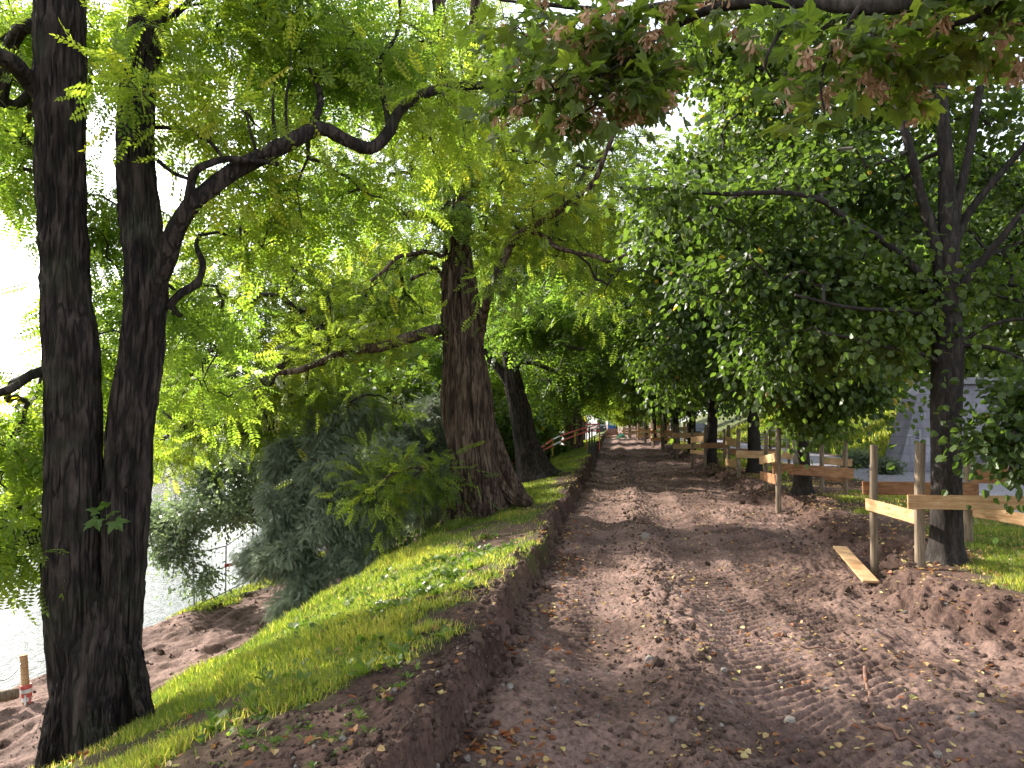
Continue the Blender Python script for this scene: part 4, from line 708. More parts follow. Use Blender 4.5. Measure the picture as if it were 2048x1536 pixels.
# ------------------------------------------------------------------ overhanging maple (trunk stands right of the camera)
mroot = empty('maple_tree', (4.1, 0.7, zg(4.1, 0.7)), 'maple overhanging from the upper right with broad leaves and hanging clusters of brown winged seeds', 'tree')
mb0 = np.array(mroot.location)
q = MB(); tube(q, np.array([[4.1, .7, -.1], [4.1, .7, .6], [4.12, .75, 2.5], [4.05, .8, 4.4], [4.2, .9, 6.5], [4.3, 1, 9]]) - mb0, [.30, .22, .19, .17, .12, .03], 32, .1, bark_disp(.01, 7, 1, .3, .3, 5, 0, seed=120)); q.build('trunk', M['linden_bark'], mroot, smooth=True)
mbo = [([np.array([4.06, .8, 4.2]), P(2350, -260, 2.2), P(2048, -60, 2.9), P(1850, 0, 3.1), P(1740, 14, 3.2), P(1640, 8, 3.3), P(1540, 4, 3.4), P(1440, 14, 3.5), P(1385, 34, 3.55), P(1330, 62, 3.6), P(1262, 74, 3.65)], [.09, .07, .05, .038, .034, .030, .026, .022, .018, .014, .008]),
       ([P(1540, 4, 3.4), P(1440, 0, 3.6), P(1330, 10, 3.8), P(1230, 20, 3.9), P(1100, 10, 4.0), P(1000, 0, 4.1)], [.022, .02, .018, .014, .01, .006]),
       ([P(1590, 10, 3.35), P(1575, 40, 3.3), P(1545, 90, 3.3), P(1530, 135, 3.3), P(1560, 180, 3.35)], [.012, .01, .007, .005, .003]),
       ([P(1720, 12, 3.2), P(1690, 60, 3.2), P(1660, 110, 3.15), P(1640, 160, 3.1), P(1650, 230, 3.1)], [.012, .01, .007, .005, .003]),
       ([P(1330, 62, 3.6), P(1270, 110, 3.6), P(1200, 150, 3.6), P(1110, 180, 3.6), P(1030, 215, 3.6)], [.010, .008, .007, .005, .003]),
       ([P(1262, 74, 3.65), P(1230, 140, 3.7), P(1200, 200, 3.7), P(1130, 250, 3.75)], [.008, .007, .005, .003]),
       ([P(2048, -60, 2.9), P(1980, 20, 3.0), P(1900, 50, 3.1), P(1820, 60, 3.2)], [.02, .015, .01, .005])]
for pts, rad in mbo:
    q = MB(); tube(q, np.array(pts) - mb0, rad, 9, .05, bark_disp(.002, 2, 1, seed=121)); q.build('bough', M['linden_bark'], mroot, smooth=True)
mbl = [blob(1060, 60, 3.9, .32, .45, .17, 46), blob(1190, 90, 3.7, .28, .4, .18, 48), blob(1300, 90, 3.7, .22, .4, .16, 34), blob(1080, 170, 3.7, .26, .35, .12, 30), blob(1200, 190, 3.7, .24, .35, .12, 28), blob(1290, 170, 3.6, .16, .3, .10, 14), blob(1010, 190, 3.6, .10, .2, .12, 7), blob(1100, 250, 3.7, .14, .2, .06, 6), blob(1340, 180, 3.6, .10, .2, .10, 6),
       blob(1420, 20, 3.6, .3, .4, .10, 18), blob(1540, 60, 3.4, .16, .2, .14, 8), blob(1640, 130, 3.15, .13, .15, .16, 10), blob(1630, 215, 3.1, .08, .1, .06, 4), blob(1720, 90, 3.2, .16, .2, .12, 9), blob(1850, 60, 3.2, .3, .3, .14, 30), blob(1990, 40, 3.1, .25, .3, .14, 26), blob(1900, 130, 3.3, .25, .3, .10, 14), blob(1780, 180, 3.3, .1, .15, .08, 4),
       (np.array([2.6, 2.2, 4.5]), (1.8, 1.2, .5), 60), (np.array([.6, 2.4, 4.7]), (1.4, 1.0, .4), 30), (np.array([3.4, .5, 5.4]), (2.2, 1.8, 1.0), 150), (np.array([1.2, .8, 4.8]), (2.0, 1.3, .6), 120)]
rg = np.random.RandomState(130)
A, B, W, par = grow([np.array(p_) for p_, _ in mbo], mbl, rg, cthr=-.6, seed=131)
q = MB(); add_twigs(q, A - mb0, B - mb0, W, par, .0018, ex=.4); q.build('twigs', M['twig_bark'], mroot)
q = MB(); cb = 0.5 + .4 * noise(B[:, 0] * 1.5, B[:, 1] * 1.5, B[:, 2] * 1.5, 132)
scatter_leaves(q, A - mb0, B - mb0, 3, .128, T_MAPLE, .08, .75, .35, rg, .4, cb, svar=.3); q.build('crown', M['maple_leaf'], mroot)
# winged seed clusters
def wing(): 
    v = np.array([[0, 0, 0], [.10, .10, .0], [.35, .08, .01], [.75, .22, 0], [1, .10, -.02], [.95, -.12, 0], [.5, -.10, .01], [.1, -.10, 0]]); return v, [np.array([[0, 1, 2, 6], [0, 6, 7, 0]])[:1], np.array([[2, 3, 4, 5, 6], ])]
wv, wf = wing(); wf = [np.array([[0, 1, 2, 6, 7]]), np.array([[2, 3, 4, 5, 6]])]
near = [k for k in range(len(B)) if B[k][1] > 2.6 and B[k][2] < 4.2]
cl = [near[i] for i in rg.permutation(len(near))[:95]]
q = MB(); c_ = B[cl] - mb0; cl_n = 24
for k in range(len(c_)):
    drop = rg.uniform(.03, .09); hub = c_[k] + [0, 0, -drop]; a_ = rg.uniform(0, 6.28, cl_n); el = rg.uniform(.1, 1.35, cl_n)
    X = np.stack([np.cos(a_) * np.cos(el), np.sin(a_) * np.cos(el), -np.sin(el)], 1); pos = hub + rg.normal(size=(cl_n, 3)) * [.016, .016, .022]
    batch(q, wv, wf, pos, X, rg.normal(size=(cl_n, 3)), rg.uniform(.036, .05, cl_n), rg.uniform(0, 1, cl_n))
    segs(q, c_[k][None], hub[None], np.array([.001]), np.array([.001]), 3)
tag(q.build('seed_clusters', M['samara'], mroot), 'hanging bunches of pinkish-brown winged seeds')

# ------------------------------------------------------------------ grass, weeds, litter, clods (stuff)
def blade(bend, w_):
    w_ = w_ * 1.6
    return np.array([[0, w_, 0], [0, -w_, 0], [.55, -w_ * .8, bend * .35], [.55, w_ * .8, bend * .35], [1, 0, bend]]), [np.array([[0, 1, 2, 3]]), np.array([[3, 2, 4]])]
T_BL = [blade(.15, .03), blade(.45, .028), blade(-.3, .03), blade(.8, .025)]
def grass_area(x0, x1, y0, y1, n, hgt, rng, name, thin=.5, power=1.2, wsc=1.0, tall=0.0):
    u = rng.uniform(size=n)
    if power == 1: Y = y0 * (y1 / y0) ** u
    else: k = 1 - power; Y = (y0 ** k + u * (y1 ** k - y0 ** k)) ** (1 / k)
    a_, b_ = (x0(Y) if callable(x0) else x0), (x1(Y) if callable(x1) else x1); X = a_ + (b_ - a_) * rng.uniform(size=n)
    g_ = grassmask(X, Y); keep = g_ > rng.uniform(.02, 1, n) ** thin * .9; X, Y, g_ = X[keep], Y[keep], g_[keep]; m = len(X)
    Z = H(X, Y); cl_ = .5 + .5 * noise(X * 2.3, Y * 2.3, 0, 140); c2 = .5 + .5 * noise(X * .7, Y * .7, 0, 141)
    s = hgt * (.45 + .75 * cl_ * g_ + .25 * rng.uniform(size=m)) * np.maximum(1, Y / 26) ** .35
    lean = rng.normal(size=(m, 3)) * .33; lean[:, 2] = 1; ori = rng.normal(size=(m, 3)); ori[:, 2] = 0
    col = np.clip(.0 + .48 * cl_ + .48 * c2 + rng.normal(size=m) * .18, 0, .94); dry = rng.uniform(size=m) < .07 + .20 * (g_ < .6); col[dry] = rng.uniform(.93, 1, dry.sum())
    q_ = MB(); k_ = rng.randint(0, 4, m); wide = wsc * np.maximum(1, Y / 9) ** .8
    for t_ in range(4):
        for wb in range(4):
            lo, hi = [(0, 1.3), (1.3, 2.2), (2.2, 4), (4, 99)][wb]; w_ = (k_ == t_) & (wide >= lo) & (wide < hi)
            if not w_.any(): continue
            tv = T_BL[t_][0].copy(); tv[:, 1] *= [1.0, 1.7, 3.0, 5.0][wb]
            batch(q_, tv, T_BL[t_][1], np.stack([X, Y, Z - .006], 1)[w_], lean[w_], ori[w_], s[w_], col[w_])
    return tag(q_.build(name, M['grass']), kind='stuff')
rg = np.random.RandomState(200)
grass_area(lambda y: xfoot(y) + .2, lambda y: Lx(y) + .06, 2.3, 60, 330000, .080, rg, 'grass', .55, 1.25)
grass_area(lambda y: Rx(y) + .2, 6.2, 3, 60, 190000, .075, rg, 'verge_grass', .7, 1.2)
grass_area(10.0, 19, 14, 80, 90000, .34, rg, 'slope_grass', .5, 1.1, .5)
grass_area(-11.2, lambda y: xfoot(y), 14.5, 60, 90000, .12, rg, 'riverside_grass', .6, 1.1)
# taller tufts on the lit edge of the slope
grass_area(lambda y: brow(y) - .35, lambda y: brow(y) + .7, 3.5, 15, 30000, .115, rg, 'grass_tufts', .5, 1.1)
# weeds
wq = MB(); n = 700; Y = rg.uniform(2.6, 10.5, n); X = Lx(Y) - .25 - rg.gamma(2, .55, n); gm = grassmask(X, Y); k_ = (gm > .15) & (noise(X * 1.4, Y * 1.4, 0, 150) > -.25); X, Y = X[k_], Y[k_]
ov = np.array([[0, .05, 0], [0, -.05, 0], [.4, -.22, .16], [.4, .22, .16], [.8, -.16, .12], [.8, .16, .12], [1, 0, 0]]); of = [np.array([[0, 1, 2, 3], [3, 2, 4, 5]]), np.array([[5, 4, 6]])]
for x, y in zip(X, Y):
    m = rg.randint(5, 11); a_ = rg.uniform(0, 6.28, m); el = rg.uniform(.15, .9, m); sz = rg.uniform(.04, .11)
    z = H(np.array([x]), np.array([y]))[0]
    d = np.stack([np.cos(a_) * np.cos(el), np.sin(a_) * np.cos(el), np.sin(el)], 1)
    batch(wq, ov, of, np.array([[x, y, z]]) + d * .01, d, np.array([[0, 0, 1.]]) + rg.normal(size=(m, 3)) * .25, sz * rg.uniform(.6, 1.2, m), np.clip(rg.uniform(.1, .9) + rg.normal(size=m) * .12, 0, 1))
n = 260; Y = rg.uniform(2.6, 5.4, n); X = Lx(Y) - rg.uniform(.25, 1.5, n); kk = noise(X * 1.9, Y * 1.9, 0, 151) > .05; 
for x, y in zip(X[kk], Y[kk]):
    m = rg.randint(5, 10); a_ = rg.uniform(0, 6.28, m); el = rg.uniform(.1, .8, m); sz = rg.uniform(.02, .05); z = H(np.array([x]), np.array([y]))[0]
    d = np.stack([np.cos(a_) * np.cos(el), np.sin(a_) * np.cos(el), np.sin(el)], 1)
    batch(wq, ov, of, np.array([[x, y, z]]) + d * .01, d, np.array([[0, 0, 1.]]) + rg.normal(size=(m, 3)) * .25, sz * rg.uniform(.6, 1.2, m), np.clip(rg.uniform(.1, .9) + rg.normal(size=m) * .12, 0, 1))
tag(wq.build('weeds', M['weed']), kind='stuff')
# fallen leaves
lt = [(np.array([[0, 0, .0], [.35, .26, .10], [.75, .2, .12], [1, 0, .03], [.75, -.2, .16], [.35, -.26, .12]]), [np.array([[0, 3, 2, 1], [0, 5, 4, 3]])]), (np.array([[0, 0, .02], [.3, .2, .14], [.8, .14, .22], [1, 0, .2], [.8, -.16, .05], [.3, -.22, .02]]), [np.array([[0, 3, 2, 1], [0, 5, 4, 3]])]), heart(.18, .95)]
def litter(n, x0, x1, y0, y1, power, smin, smax, cfun=None, thr=-.2, name='fallen_leaves', q_=None, up=.005):
    u = rg.uniform(size=n); k = 1 - power; Y = (y0 ** k + u * (y1 ** k - y0 ** k)) ** (1 / k)
    a_, b_ = (x0(Y) if callable(x0) else x0), (x1(Y) if callable(x1) else x1); X = a_ + (b_ - a_) * rg.uniform(size=n)
    kp = noise(X * 1.3, Y * 1.3, 0, 160) + .5 * noise(X * 5, Y * 5, 0, 161) > thr + rg.normal(size=n) * .3; X, Y = X[kp], Y[kp]; m = len(X)
    Z = H(X, Y) + up; d = rg.normal(size=(m, 3)); d[:, 2] *= .15; zz = rg.normal(size=(m, 3)) * .35 + [0, 0, 1]; s = rg.uniform(smin, smax, m) * np.maximum(1, Y / 14) ** .5
    c = rg.beta(1.6, 1.3, m) if cfun is None else cfun(m); k_ = rg.randint(0, 3, m)
    for t_ in range(3): batch(q_, lt[t_][0], lt[t_][1], np.stack([X, Y, Z], 1)[k_ == t_], d[k_ == t_], zz[k_ == t_], s[k_ == t_], c[k_ == t_])
q = MB()
litter(4200, lambda y: Lx(y) + .1, lambda y: Rx(y) + .1, 2.5, 45, 1.25, .022, .055, q_=q)
litter(1100, lambda y: Lx(y) + .08, lambda y: Lx(y) + .55, 2.5, 14, 1.1, .025, .07, thr=.0, q_=q, cfun=lambda m: rg.beta(1.0, 2.2, m))
litter(11000, lambda y: Rx(y) - .1, 6.3, 3, 40, 1.25, .025, .06, q_=q, thr=-.35, up=.02, cfun=lambda m: rg.beta(2.2, 1.6, m))
litter(1500, lambda y: brow(y), lambda y: Lx(y), 2.5, 20, 1.2, .025, .06, q_=q, up=.03)
litter(900, 6.3, 10.2, 6, 45, 1.2, .03, .06, q_=q)
tag(q.build('fallen_leaves', M['litter']), kind='stuff')
# clods and pebbles
def rock_t(seed, sq=.7):
    v = [[0, 0, 1], [0, 0, -1]]
    for i in range(3):
        el = (-.9, 0, .9)[i]; 
        for j in range(7): a_ = j * 2 * math.pi / 7 + i * .4; v.append([math.cos(a_) * math.cos(el), math.sin(a_) * math.cos(el), math.sin(el)])
    v = np.array(v); r = np.random.RandomState(seed); v = v * (1 + r.uniform(-.28, .28, (len(v), 1))); v[:, 2] *= sq
    f4, f3 = [], []
    for j in range(7):
        j2 = (j + 1) % 7; f3 += [[1, 2 + j2, 2 + j], [0, 16 + j, 16 + j2]]; f4 += [[2 + j, 2 + j2, 9 + j2, 9 + j], [9 + j, 9 + j2, 16 + j2, 16 + j]]
    return v, [np.array(f4), np.array(f3)]
T_RK = [rock_t(k) for k in range(5)]
def stones(q_, n, X, Y, s, sink=.3, col=None):
    Z = H(X, Y) + s * (0.5 - sink); k_ = rg.randint(0, 5, n)
    for t_ in range(5):
        w_ = k_ == t_; batch(q_, T_RK[t_][0], T_RK[t_][1], np.stack([X, Y, Z], 1)[w_], rg.normal(size=(w_.sum(), 3)), rg.normal(size=(w_.sum(), 3)) * .4 + [0, 0, 1], s[w_] * .5, rg.uniform(size=w_.sum()))
q = MB(); n = 16000; Y = 2.4 * (40 / 2.4) ** rg.uniform(size=n); side = rg.uniform(size=n)
X = np.where(side < .22, Lx(Y) + rg.normal(size=n) * .10 + .03, np.where(side < .40, Rx(Y) - .1 + rg.normal(size=n) * .28, np.where(side < .6, .45 + rg.normal(size=n) * .16, rg.uniform(-.5, 2.6, n))))
s = rg.gamma(1.6, .0095, n) * np.maximum(1, Y / 10) ** .3 * np.where(side < .40, 1.35, .9); stones(q, n, X, Y, np.clip(s, .008, .12))
n = 2200; Y = rg.uniform(2.4, 6.5, n); X = Lx(Y) - rg.uniform(0, 1.2, n); stones(q, n, X, Y, np.clip(rg.gamma(1.6, .009, n), .006, .07))
n = 1500; Y = rg.uniform(8, 30, n); X = rg.uniform(-10.3, -6.2, n); stones(q, n, X, Y, np.clip(rg.gamma(1.3, .02, n), .01, .16))
tag(q.build('soil_clods', M['clod']), kind='stuff')
q = MB(); n = 1500; Y = 2.4 * (22 / 2.4) ** rg.uniform(size=n); X = Lx(Y) - .5 + rg.uniform(size=n) * (Rx(Y) - Lx(Y) + .7); stones(q, n, X, Y, np.clip(rg.gamma(2, .006, n), .005, .05), .25)
tag(q.build('pebbles', M['stone']), kind='stuff')
# single stones
for px, py, s, lab in [(1292, 1082, .17, 'pale rough stone standing on the ridge between the ruts'), (1298, 1322, .085, 'flat grey-brown stone in the left rut'), (1345, 1452, .06, 'round grey stone near the bottom of the path'), (1580, 1425, .085, 'flat slab of stone lower middle of the path'), (1662, 1305, .05, 'small pinkish stone right of the path middle'), (1020, 1392, .06, 'grey stone at the foot of the cut bank')]:
    g_ = G(px, py, .0); v, f = rock_t(int(px), .65)
    q = MB(); v2 = v * s / 2; q.add(v2, f[0]); q.add(v2, f[1]); o = q.build('stone', M['stone']); z = H(g_[0:1], g_[1:2])[0]; o.location = (g_[0], g_[1], z + s * .12); bm_ = o.modifiers.new('s', 'SUBSURF'); bm_.levels = bm_.render_levels = 1
    tag(o, lab, 'stone', 'single stones on the path')
# sticks
for k, (a_, b_, lab) in enumerate([((1728, 1340), (1742, 1440), 'short upright-looking brown stick, right of the path middle'), ((1755, 1462), (1850, 1500), 'long reddish root lying at the lower right'), ((1850, 1500), (1900, 1536), 'thin twig beyond the end of the red root'), ((1600, 1290), (1700, 1300), 'thin dry twig right of the tread marks')]):
    g1, g2 = G(*a_, .0), G(*b_, .0); n = 7; t = np.linspace(0, 1, n)[:, None]; p_ = g1 * (1 - t) + g2 * t; p_[:, :2] += rg.normal(size=(n, 2)) * .012; p_[:, 2] = H(p_[:, 0], p_[:, 1]) + .015
    q = MB(); tube(q, p_ - p_[0], np.linspace(.013, .005, n) * (1 if k < 2 else .5), 7, .02, bark_disp(.002, 2, 1, seed=170)); o = q.build('stick', M['root'], smooth=True); o.location = p_[0]; tag(o, lab, 'stick', 'sticks lying on the dirt')

# ------------------------------------------------------------------ tree guards of posts and boards
def guard(label, posts, boards, base=None):
    pb = [G(p_[0], p_[1], .22) for p_ in posts]; c = np.mean(pb, 0); c[2] = zg(c[0], c[1]); root = empty('tree_guard', c, label, 'tree guard', 'board guards round the linden trunks'); out = []
    for (px, py, top, r), g_ in zip(posts, pb):
        t_ = P(px, top, g_[1]); q = MB(); z0 = H(g_[0:1], g_[1:2])[0] - .12
        tube(q, np.array([[g_[0], g_[1], z0], [g_[0] + .004, g_[1], (z0 + t_[2]) / 2], [t_[0], g_[1], t_[2]]]) - c, [r * 1.04, r, r * .97], 14, .12, bark_disp(.0015, 2, 1, seed=int(px))); q.build('post', M['post'], root, smooth=False); out.append(g_)
    for bd in boards:
        (x1, y1, k1, o1), (x2, y2, k2, o2), h, mt = bd
        a_, b_ = P(x1, y1, out[k1][1] + o1), P(x2, y2, out[k2][1] + o2); q = MB(); beam(q, a_ - c, b_ - c, .027, h); o = q.build('board', M[mt], root)
        bv = o.modifiers.new('bevel', 'BEVEL'); bv.width = .004; bv.segments = 1
    return root
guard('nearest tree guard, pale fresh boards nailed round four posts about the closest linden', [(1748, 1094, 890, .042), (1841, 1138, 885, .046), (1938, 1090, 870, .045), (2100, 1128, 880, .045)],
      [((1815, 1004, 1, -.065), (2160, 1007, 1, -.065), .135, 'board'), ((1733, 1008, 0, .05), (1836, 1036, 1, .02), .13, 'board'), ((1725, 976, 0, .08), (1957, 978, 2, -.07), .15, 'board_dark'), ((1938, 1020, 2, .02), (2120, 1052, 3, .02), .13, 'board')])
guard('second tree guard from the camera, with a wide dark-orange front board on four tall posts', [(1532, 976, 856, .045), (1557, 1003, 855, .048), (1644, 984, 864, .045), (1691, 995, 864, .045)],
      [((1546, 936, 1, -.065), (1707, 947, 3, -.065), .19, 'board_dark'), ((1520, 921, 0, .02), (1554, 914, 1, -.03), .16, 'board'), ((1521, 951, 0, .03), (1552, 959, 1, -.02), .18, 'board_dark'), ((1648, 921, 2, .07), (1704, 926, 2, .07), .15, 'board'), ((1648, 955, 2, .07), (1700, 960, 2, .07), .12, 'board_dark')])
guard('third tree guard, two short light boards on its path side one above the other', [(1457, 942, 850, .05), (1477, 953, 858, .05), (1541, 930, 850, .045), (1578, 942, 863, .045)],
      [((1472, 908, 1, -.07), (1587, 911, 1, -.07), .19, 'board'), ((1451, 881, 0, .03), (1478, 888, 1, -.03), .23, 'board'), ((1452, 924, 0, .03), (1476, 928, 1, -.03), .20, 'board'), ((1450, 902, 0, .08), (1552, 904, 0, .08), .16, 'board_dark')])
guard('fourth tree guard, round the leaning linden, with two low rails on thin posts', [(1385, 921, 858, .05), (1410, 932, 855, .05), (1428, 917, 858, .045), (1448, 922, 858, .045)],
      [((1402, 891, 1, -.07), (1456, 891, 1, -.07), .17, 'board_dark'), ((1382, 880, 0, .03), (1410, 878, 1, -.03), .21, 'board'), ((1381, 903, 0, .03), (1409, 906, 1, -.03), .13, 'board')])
def guard2(cx, cy_, h, seed, lab, mt='board'):
    r = np.random.RandomState(seed); z = zg(cx, cy_); root = empty('tree_guard', (cx, cy_, z), lab, 'tree guard', 'board guards round the linden trunks'); d = .75
    for sx in (-d, d):
        for sy in (-d, d): q = MB(); tube(q, np.array([[sx, sy, -.2], [sx, sy, h + r.uniform(-.15, .15)]]), .06, 10); q.build('post', M['post'], root)
    for zz in (.85, .35) if seed % 2 else (.75,):
        q = MB(); beam(q, [-d - .2, -d - .075, zz], [d + .25, -d - .075, zz + r.uniform(-.05, .05)], .03, .22); q.build('board', M[mt], root)
        q = MB(); beam(q, [-d - .075, -d - .1, zz + .05], [-d - .075, d + .2, zz + .02], .03, .22); q.build('board', M['board'], root)
    return root
for k, (x, y, h, lab, mt) in enumerate([(3.7, 37, 1.35, 'fifth tree guard, pale boards seen left of the leaning linden', 'board'), (3.6, 45, 1.4, 'sixth tree guard, just right of the dark lamp post', 'board'), (3.5, 54, 1.5, 'seventh tree guard, left of the dark lamp post', 'board'), (3.4, 64, 1.6, 'eighth tree guard, below the orange netting', 'board'),
                                    (3.2, 76, 1.6, 'ninth tree guard, pale posts left of the orange netting', 'board'), (2.0, 92, 1.7, 'farthest tree guard, near the green sheet', 'board')]): guard2(x, y, h, k + 3, lab, mt)
# loose plank
a_, b_ = G(1680, 1110, .02), G(1742, 1168, .02); q = MB(); za, zb_ = H(a_[:1], a_[1:2])[0] + .085, H(b_[:1], b_[1:2])[0] + .085; beam(q, np.array([a_[0], a_[1], za]) - a_, np.array([b_[0], b_[1], zb_]) - a_, .155, .026)
o = q.build('plank', M['board']); o.location = a_; bv = o.modifiers.new('bevel', 'BEVEL'); bv.width = .004; tag(o, 'loose pale plank lying on the dirt beside the nearest guard', 'plank')
# timber barrier at the road side
root = empty('timber_barrier', P(2000, 985, 11.2) * [1, 1, 0] + [0, 0, .17], 'reddish weathered plank barrier by the road, right of the nearest linden', 'barrier'); c = np.array(root.location)
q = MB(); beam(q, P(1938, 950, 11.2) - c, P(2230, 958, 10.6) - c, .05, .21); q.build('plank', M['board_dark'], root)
for px in (2085, 2215): q = MB(); t_ = P(px, 940, 11.1); tube(q, np.array([[t_[0], t_[1] + .08, .1], [t_[0], t_[1] + .08, t_[2]]]) - c, .05, 10); q.build('post', M['post'], root)

# ------------------------------------------------------------------ red rails, far works, vehicles
root = empty('handrail', P(1105, 905, 29), 'red and white handrail of two bars running down the left bank', 'handrail'); c = np.array(root.location)
for pts in ([(1192, 850, 36), (1150, 862, 33), (1105, 879, 29.5), (1083, 895, 28)], [(1192, 857, 36), (1140, 875, 32.5), (1105, 891, 29.5), (1085, 902, 28), (1050, 917, 27), (1012, 932, 26)]):
    q = MB(); w_ = resample([P(*p_) for p_ in pts], 1.1)
    for i in range(len(w_) - 1): tube(q, np.array([w_[i], w_[i + 1]]) - c, .035, 8, mi=(0 if i % 4 else 1))
    q.build('rail', [M['red'], M['white']], root, smooth=True)
for px, t_, b_, Y in ((1105, 877, 909, 29.5), (1023, 926, 947, 26.3), (1150, 862, 885, 33)):
    q = MB(); tube(q, np.array([P(px, t_, Y), P(px, b_ + 3, Y)]) - c, .03, 8); q.build('post', M['yellow'], root)
for px, lab in ((1179, 'leftmost of the three thin dark posts at the bank edge'), (1184, 'middle one of the three thin dark posts at the bank edge'), (1189, 'rightmost of the three thin dark posts at the bank edge')):
    Y = 31 + (px - 1179) * .18; b_ = P(px, 905, Y); q = MB(); tube(q, np.array([[0, 0, -.2], [0, 0, 1.05]]), .032, 8); box(q, (0, 0, 1.06), (.08, .08, .03)); o = q.build('fence_post', M['darkmetal']); o.location = (b_[0], b_[1], zg(b_[0], b_[1])); tag(o, lab, 'post', 'thin dark posts at the bank edge')
root = empty('red_barrier', P(1186, 870, 34) * [1, 1, 0] + [0, 0, zg(-1, 34)], 'small red barrier frame at the top end of the handrail', 'barrier'); c = np.array(root.location)
for z in (.8, 1.1): q = MB(); beam(q, [-.3, 0, z], [.3, 0, z], .03, .06); q.build('rail', M['red'], root)
for x in (-.28, .28): q = MB(); beam(q, [x, .03, 0], [x, .03, 1.18], .04, .04); q.build('post', M['red'], root)
def place(px, py, z): g_ = G(px, py, z); g_[2] = zg(g_[0], g_[1]); return g_
def wheel(mb_, x, y, z, r, w_, ax=0):
    a_ = np.array([x, y, z]); d = np.array([w_ / 2, 0, 0]) if ax == 0 else np.array([0, w_ / 2, 0]); tube(mb_, np.array([a_ - d, a_ + d]), r, 16)
# small dumper truck facing us
g_ = np.array([P(1203, 866, 112)[0], 112, .0]); root = empty('site_truck', g_, 'small dark works truck parked facing the camera at the end of the path', 'truck')
q = MB(); box(q, (0, 0, .75), (1.45, 2.8, .6)); box(q, (0, -1.1, 1.15), (1.35, .7, .35)); q.build('body', M['darkmetal'], root)
q = MB(); box(q, (0, .2, 1.75), (1.2, 1.1, .95)); q.build('cab', M['galv'], root); q = MB(); box(q, (0, -.37, 1.85), (1.0, .04, .55)); q.build('windscreen', M['glass'], root)
for x in (-.62, .62):
    for y in (-.9, .9): q = MB(); wheel(q, x, y, .38, .38, .26); q.build('wheel', M['rubber'], root)
    q = MB(); box(q, (x * .7, -1.47, 1.1), (.2, .04, .16)); q.build('headlight', M['white'], root)
g_ = P(1224, 868, 122); root = empty('portable_toilet', (g_[0], 122, 0), 'blue portable cabin with a pale front at the end of the path', 'portable toilet')
q = MB(); box(q, (0, 0, 1.15), (1.25, 1.2, 2.2)); q.build('body', M['blue'], root); q = MB(); box(q, (0, 0, 2.33), (1.3, 1.25, .12)); q.build('roof', M['white'], root)
q = MB(); box(q, (0, -.62, 1.1), (.85, .04, 1.9)); d_ = q.build('door', M['blue'], root); q = MB(); box(q, (0, -.645, 1.75), (.8, .02, .5)); q.build('vent_panel', M['white'], d_); q = MB(); box(q, (.33, -.66, 1.1), (.06, .05, .12)); q.build('handle', M['darkmetal'], d_)
g_ = P(1224, 866, 108); root = empty('timber_stack', (g_[0], 108, 0), 'stack of reddish boards lying in front of the blue cabin', 'timber stack')
for k in range(6): q = MB(); beam(q, [-.9 + .05 * k, .12 * (k % 2), .10 + .16 * k], [.95 - .06 * k, .1 * (k % 3), .10 + .16 * k], .5, .14); q.build('board', M['board_dark'], root)
q = MB(); g_ = P(1215, 868, 90); beam(q, [-1.8, 0, .1], [2.2, 0, .1], .3, .18); o = q.build('kerb_beam', M['board']); o.location = (g_[0], 90, -.0); tag(o, 'long pale beam across the far end of the path', 'beam')
q = MB(); g_ = P(1243, 866, 80); XX, YY = np.meshgrid(np.linspace(-.5, .5, 9), np.linspace(-.3, .3, 7)); ZZ = .55 * np.exp(-(XX ** 2 + YY ** 2) * 6) + .05 * rg.normal(size=XX.shape); ii, jj = np.meshgrid(np.arange(6), np.arange(8), indexing='ij'); qq = ii * 9 + jj
q.add(np.stack([XX, YY, ZZ], -1).reshape(-1, 3), np.stack([qq, qq + 1, qq + 10, qq + 9], -1).reshape(-1, 4)); o = q.build('tarpaulin', M['green']); o.location = (g_[0], 80, zg(g_[0], 80) + .02); tag(o, 'small green sheet heaped beside the far guards', 'tarpaulin')
g_ = P(1321, 872, 66); root = empty('netting_panel', (g_[0], 66, zg(g_[0], 66)), 'bright orange safety netting between two posts among the far guards', 'netting')
q = MB()
for k in range(14): beam(q, [-.75, 0, .35 + k * .07], [.75, 0, .35 + k * .07 + .02 * math.sin(k)], .008, .035)
for k in range(16): beam(q, [-.75 + k * .1, .006, .33], [-.75 + k * .1, .006, 1.3], .035, .008)
q.build('net', M['orange'], root)
for x in (-.78, .78): q = MB(); tube(q, np.array([[x, 0, -.1], [x, 0, 1.5]]), .05, 8); q.build('post', M['board'], root)
# frames of fresh timber far right of the path end
for k, (px, Y, w2, lab) in enumerate([(1262, 84, 1.3, 'leftmost fresh timber rack at the path end'), (1292, 76, 1.3, 'second fresh timber rack, left of the orange netting'), (1352, 60, 1.4, 'pink-lit timber rack right of the orange netting'), (1368, 52, .8, 'tall timber bundle frame left of the fifth guard')]):
    g_ = P(px, 870, Y); root = empty('timber_rack', (g_[0], Y, zg(g_[0], Y)), lab, 'timber rack', 'fresh timber racks at the path end')
    for x in np.linspace(-w2 / 2, w2 / 2, 3): q = MB(); beam(q, [x, 0, -.1], [x, .02, 1.5 + .2 * math.sin(k + x)], .09, .09); q.build('upright', M['board'], root)
    for z in (.55, 1.05): q = MB(); beam(q, [-w2 / 2 - .2, -.07, z], [w2 / 2 + .2, -.07, z + .04], .04, .2); q.build('rail', M['board'], root)
